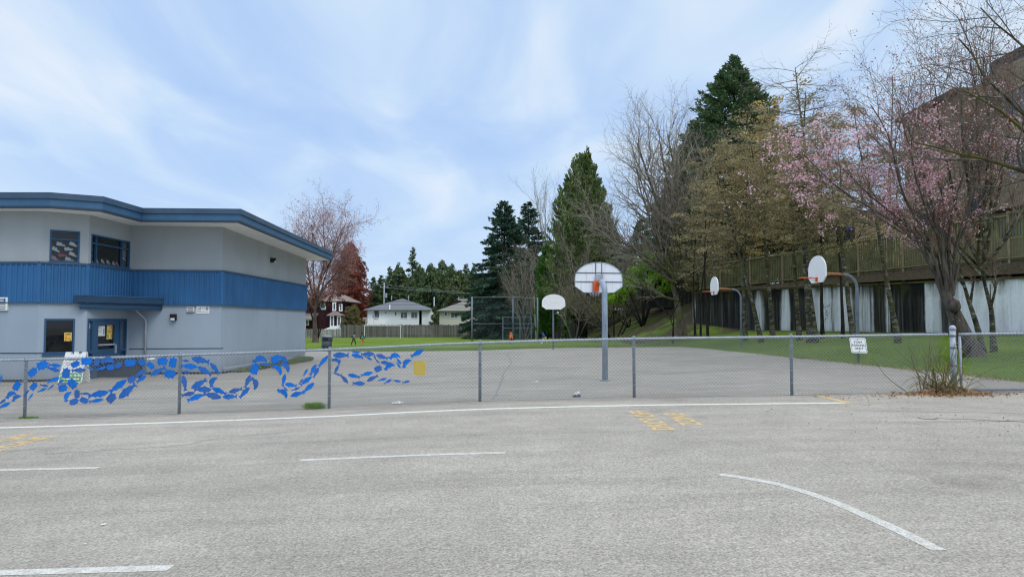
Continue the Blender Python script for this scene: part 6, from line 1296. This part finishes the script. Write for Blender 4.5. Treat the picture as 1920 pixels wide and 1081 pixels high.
b = site(1478, 49, 4.2); bare_tree('larch_tree', 'golden olive tree right below the golden layered tree', b, [((0,0,0), (.02,0,1), ztop(300,49)-4.2, .17, 0)], mk(SP_L, n=[46,10,4], rat=[.3,.42,.5]), 'bark moss', 'twig olive', 83, [(8500,.14,'gold catkins',.12,None)])
b = site(1390, 55, 3.6); bare_tree('larch_tree', 'olive brown layered tree hiding the foot of the giant conifer', b, [((0,0,0), (.0,0,1), ztop(370,55)-3.6, .18, 0)], mk(SP_L, n=[40,9,4], rat=[.30,.42,.5], start=[.4,.1,.1]), 'bark moss', 'twig olive', 84, [(8500,.13,'olive catkins',.12,None)])
b = site(1506, 46.5, 4.5); bare_tree('larch_tree', 'tall sparse see-through larch against the sky right of the giant conifer', b, [((0,0,0), (.035,0,1), ztop(112,46.5)-4.5, .2, 0)], mk(SP_L, n=[34,9,4], rat=[.19,.4,.5], start=[.42,.1,.1], prof=[lambda t: 1.1 if t > .55 else .5, 1, 1, 1], ang=[1.45,.6,.7]), 'bark grey', 'twig brown', 85, [(500,.09,'olive catkins',.08,None)])
b = site(1672, 42, 4.4); bare_tree('larch_tree', 'slender sparse tree tip above the blossoms, left of the apartment roof', b, [((0,0,0), (.03,0,1), ztop(125,42)-4.4, .14, 0)], mk(SP_L, n=[36,8,3], rat=[.15,.42,.5], start=[.4,.1,.1]), 'bark grey', 'twig brown', 86, [(400,.07,'red buds',.06,None)])
b = site(1570, 45, 4.4); bare_tree('shrub_tree', 'olive thicket behind the picket fence right of the nearer backboard', b, [((dx*.5,0,0), (dx,.1,1), L, .07, 1) for dx, L in ((-.6,4.6),(-.2,5.6),(.2,6.2),(.6,5.2),(1.0,4.2))], mk(SP_VASE, n=[4,11,8,4], rat=[.6,.45,.5,.5]), 'bark moss', 'twig olive', 87, [(1600,.10,'olive catkins',.1,None)])
# blossoming cherry on the bank: thick dark stump, many rising stems
bx, by, bz = 15.4, 23.6, gz(15.4, 23.6)
SP_C = spec([7,9,6,4,3], [2,10,7,4], [.5,.6,.65,.7], [.6,.42,.48,.5], [.035,.085,.13,.17,.2], [.02,.035,.03,.02,.0], [.75,.2,.12,.1], [9,5.0,2.2,1.1], [.5,.42,.5,.6], .0055)
stems = [((.3,0,0), (-.36,-.05,1), 3.6, .36, 0)]
for dx, dy, up_, L, rad in ((-1.0,-.1,1.05,6.4,.09), (-.75,.2,1.15,6.4,.085), (-.55,-.2,1.2,6.0,.09), (-.3,.1,1.3,6.2,.08), (-.1,-.15,1.4,6.5,.085), (.12,.2,1.4,6.2,.075), (.35,-.1,1.25,6.0,.08), (.6,.1,1.0,5.6,.075), (-1.3,.15,.85,6.2,.085), (.95,.0,.9,5.0,.07), (-.75,-.5,.8,5.4,.07), (-.4,.5,1.1,6.0,.07), (-1.3,-.3,.45,4.8,.06)):
    k = len(stems); rise = 1.3+.9*((k*37) % 10)/10; q = np.array([-.52+dx*.12, dy*.1, 2.1]); d0 = nrm((dx*.28, dy*.4, 1)); e = q+d0*rise
    stems.append((tuple(q), tuple(d0), rise+.1, rad*.95, 0)); stems.append((tuple(e), (dx*.95,dy,up_*.95), L*.8, rad*.62, 1))
def clump(P, rng):  # blossom sits in drifts, thicker on the left and upper half
    n = np.sin(P[:, 0]*1.9+1)+np.sin(P[:, 2]*2.3+P[:, 0]*.9)+np.sin(P[:, 1]*2.1+.5); return (P[:, 2] < 8.7+rng.normal(size=len(P))*.4) & (P[:, 2] > 4.2+rng.normal(size=len(P))*.5) & (rng.random(len(P)) < np.clip(.10+.42*n-.05*(P[:, 0]-13.2)+.1, .03, 1))
r, out = bare_tree('cherry_tree', 'flowering cherry with thick dark stump and pink blossom on the grass bank', (bx, by, bz), stems, SP_C, 'bark cherry', 'twig brown', 91, [(47000,.078,'pink blossom',.09,clump), (6000,.055,'bronze leaves',.07,None)])
rng = np.random.default_rng(2)
for c, rad in (((-.48,-.22,1.75),.17), ((.1,-.12,.35),.24)):
    bb = bmesh_ball(rng, (bx+c[0],by+c[1],bz+c[2]), rad); bb.build('burl', MATS['bark cherry'], r, True)
for k, (px, ln, H, lab) in enumerate(((1862,-.06,9.6,'right of the two mottled birch stems right of the flowering cherry'), (1842,-.015,9.2,'left of the two mottled birch stems right of the flowering cherry'))):
    b = site(px, 24.8-.3*k); bare_tree('birch_tree', lab, b, [((0,0,0), (ln,.02,1), 3.6, .125, 0), ((ln*3.4,.05,3.3), (-.25-.1*k,.1,1), 6.4, .07, 1), ((ln*3.4,.05,3.3), (.25,0,1), 6.6, .07, 1), ((ln*3.4,.05,3.2), (-.05,-.2,1), 7.2, .07, 1), ((ln*3.4,.0,3.0), (.75,.1,.8), 5.0, .05, 1), ((ln*3.4,.0,2.8), (-.8,-.1,.7), 4.4, .05, 1)], mk(SP_VASE, n=[4,11,8,5], rat=[.5,.34,.42,.5], rmin=.0055), 'birch bark', 'twig brown', 95+k, [(1800,.05,'bronze leaves',.05,None)], 'trees in front of the retaining wall')
# big mossy tree just outside the frame at right, its limbs reach in
bx, by = 16.9, 19.4; bz = gz(bx, by); SP_E = mk(SP_C, n=[3,8,6,3], rat=[.6,.45,.48,.5], wob=[.05,.10,.15,.18,.2], rmin=.0055)
ST = [((0,0,0), (.02,.02,1), 5.2, .34, 0)]
for z, d, L, rad in ((4.6,(-1,.1,.34),5.4,.085), (4.6,(-.95,-.25,.5),5.4,.075), (5.0,(-.8,.2,.95),6.0,.075), (5.1,(-.6,-.2,1.3),6.4,.075), (5.2,(-.35,.25,1.5),6.6,.075), (4.9,(.6,.1,1.1),5.5,.085), (4.4,(.9,.2,.5),5,.075), (4.8,(.2,.8,.9),5,.075)): ST.append(((0,0,z), d, L, rad, 1))
bare_tree('mossy_tree', 'old mossy tree at the right edge whose limbs reach into the view', (bx, by, bz), ST, SP_E, 'bark moss', 'bark grey', 99, [(3600,.06,'bronze leaves',.05,lambda P, rng: P[:, 2] > 6.2+rng.normal(size=len(P))*.8), (1500,.055,'pink blossom',.06,lambda P, rng: (P[:, 2] < 8.5) & (np.sin(P[:, 0]*3+P[:, 2]*2) > .45))])
# ---------------------------------------------------------------- sky, sun, camera
SUN_EL, SUN_AZ = R_(54), R_(140)       # azimuth clockwise from +Y
w = bpy.data.worlds.new('World'); SC.world = w; w.use_nodes = True; nt = w.node_tree; bg = nt.nodes['Background']; bg.inputs['Strength'].default_value = .1
sky = nt.nodes.new('ShaderNodeTexSky'); sky.sky_type = 'NISHITA'; sky.sun_disc = False; sky.sun_elevation = SUN_EL; sky.sun_rotation = SUN_AZ; sky.air_density = 1.; sky.dust_density = 1.2; sky.ozone_density = 1.
tc = nt.nodes.new('ShaderNodeTexCoord'); sx = nt.nodes.new('ShaderNodeSeparateXYZ'); nt.links.new(tc.outputs['Generated'], sx.inputs[0])
zc = math_(nt, 'MAXIMUM', sx.outputs['Z'], 0.0); den = math_(nt, 'ADD', zc, .16)
cx = nt.nodes.new('ShaderNodeCombineXYZ'); nt.links.new(math_(nt, 'DIVIDE', sx.outputs['X'], den), cx.inputs[0]); nt.links.new(math_(nt, 'DIVIDE', sx.outputs['Y'], den), cx.inputs[1])
mp = nt.nodes.new('ShaderNodeMapping'); mp.inputs['Rotation'].default_value = (0, 0, R_(-8)); mp.inputs['Scale'].default_value = (1.15, .55, 1); mp.inputs['Location'].default_value = (5.3, 1.15, 0); nt.links.new(cx.outputs[0], mp.inputs[0])
n1 = N(nt, 'ShaderNodeTexNoise', Scale=2.3, Detail=6, Roughness=.48, Distortion=.6); nt.links.new(mp.outputs[0], n1.inputs['Vector'])
n2 = N(nt, 'ShaderNodeTexNoise', Scale=.6, Detail=3, Roughness=.5); nt.links.new(mp.outputs[0], n2.inputs['Vector'])
s = math_(nt, 'ADD', math_(nt, 'MULTIPLY', n1.outputs['Fac'], .62), math_(nt, 'MULTIPLY', n2.outputs['Fac'], .38))
cl = ramp(nt, s, [(.36, (4.6,6.55,10.0)), (.46, (5.3,7.15,10.2)), (.54, (6.5,8.2,10.4)), (.65, (8.4,9.3,10.6))])
hz_ = ramp(nt, zc, [(.0, (1,1,1)), (.10, (.75,.75,.75)), (.26, (.0,.0,.0))])
cl = mix(nt, math_(nt, 'MULTIPLY', hz_, .75), cl, (5.9,7.7,10.1))
# thin overcast veils the clear-sky model; the veil brightens towards the zenith, as overcast skies do
m_ = mix(nt, .12, cl, sky.outputs[0])
br = math_(nt, 'ADD', 1., math_(nt, 'MULTIPLY', ramp(nt, zc, [(.44, (0,0,0)), (.85, (1,1,1))]), 1.75))
vm = nt.nodes.new('ShaderNodeVectorMath'); vm.operation = 'SCALE'; nt.links.new(m_, vm.inputs[0]); nt.links.new(br, vm.inputs['Scale'])
wz = ramp(nt, zc, [(.44, (1,1,1)), (.75, (1.0,.9,.77))]); fin = nt.nodes.new('ShaderNodeVectorMath'); fin.operation = 'MULTIPLY'; nt.links.new(vm.outputs[0], fin.inputs[0]); nt.links.new(wz, fin.inputs[1])
nt.links.new(fin.outputs[0], bg.inputs['Color'])
sun = bpy.data.lights.new('Sun', 'SUN'); sun.energy = 1.15; sun.angle = R_(28); sun.color = (1, .95, .88); so_ = bpy.data.objects.new('Sun', sun); C.objects.link(so_)
from mathutils import Vector
dv = Vector((sin(SUN_AZ)*cos(SUN_EL), cos(SUN_AZ)*cos(SUN_EL), sin(SUN_EL))); so_.rotation_euler = dv.to_track_quat('Z', 'Y').to_euler(); so_.location = dv*60
cam = bpy.data.cameras.new('Camera'); cam.sensor_width = 36; cam.lens = 36*1300/1920; cam.clip_end = 5000; cam.clip_start = .05
co = bpy.data.objects.new('Camera', cam); C.objects.link(co); co.location = (0, 0, 1.6); co.rotation_euler = (pi/2+math.atan(60/1300), 0, 0); SC.camera = co
SC.view_settings.view_transform = 'Standard'; SC.view_settings.look = 'None'; SC.view_settings.exposure = 0; SC.view_settings.gamma = 1
SC.cycles.filter_width = 1.15; SC.cycles.max_bounces = 6; SC.cycles.diffuse_bounces = 3; SC.cycles.transparent_max_bounces = 4; SC.cycles.use_denoising = True; SC.cycles.denoiser = 'OPENIMAGEDENOISE'; SC.cycles.denoising_input_passes = 'RGB_ALBEDO_NORMAL'; SC.cycles.denoising_prefilter = 'ACCURATE'
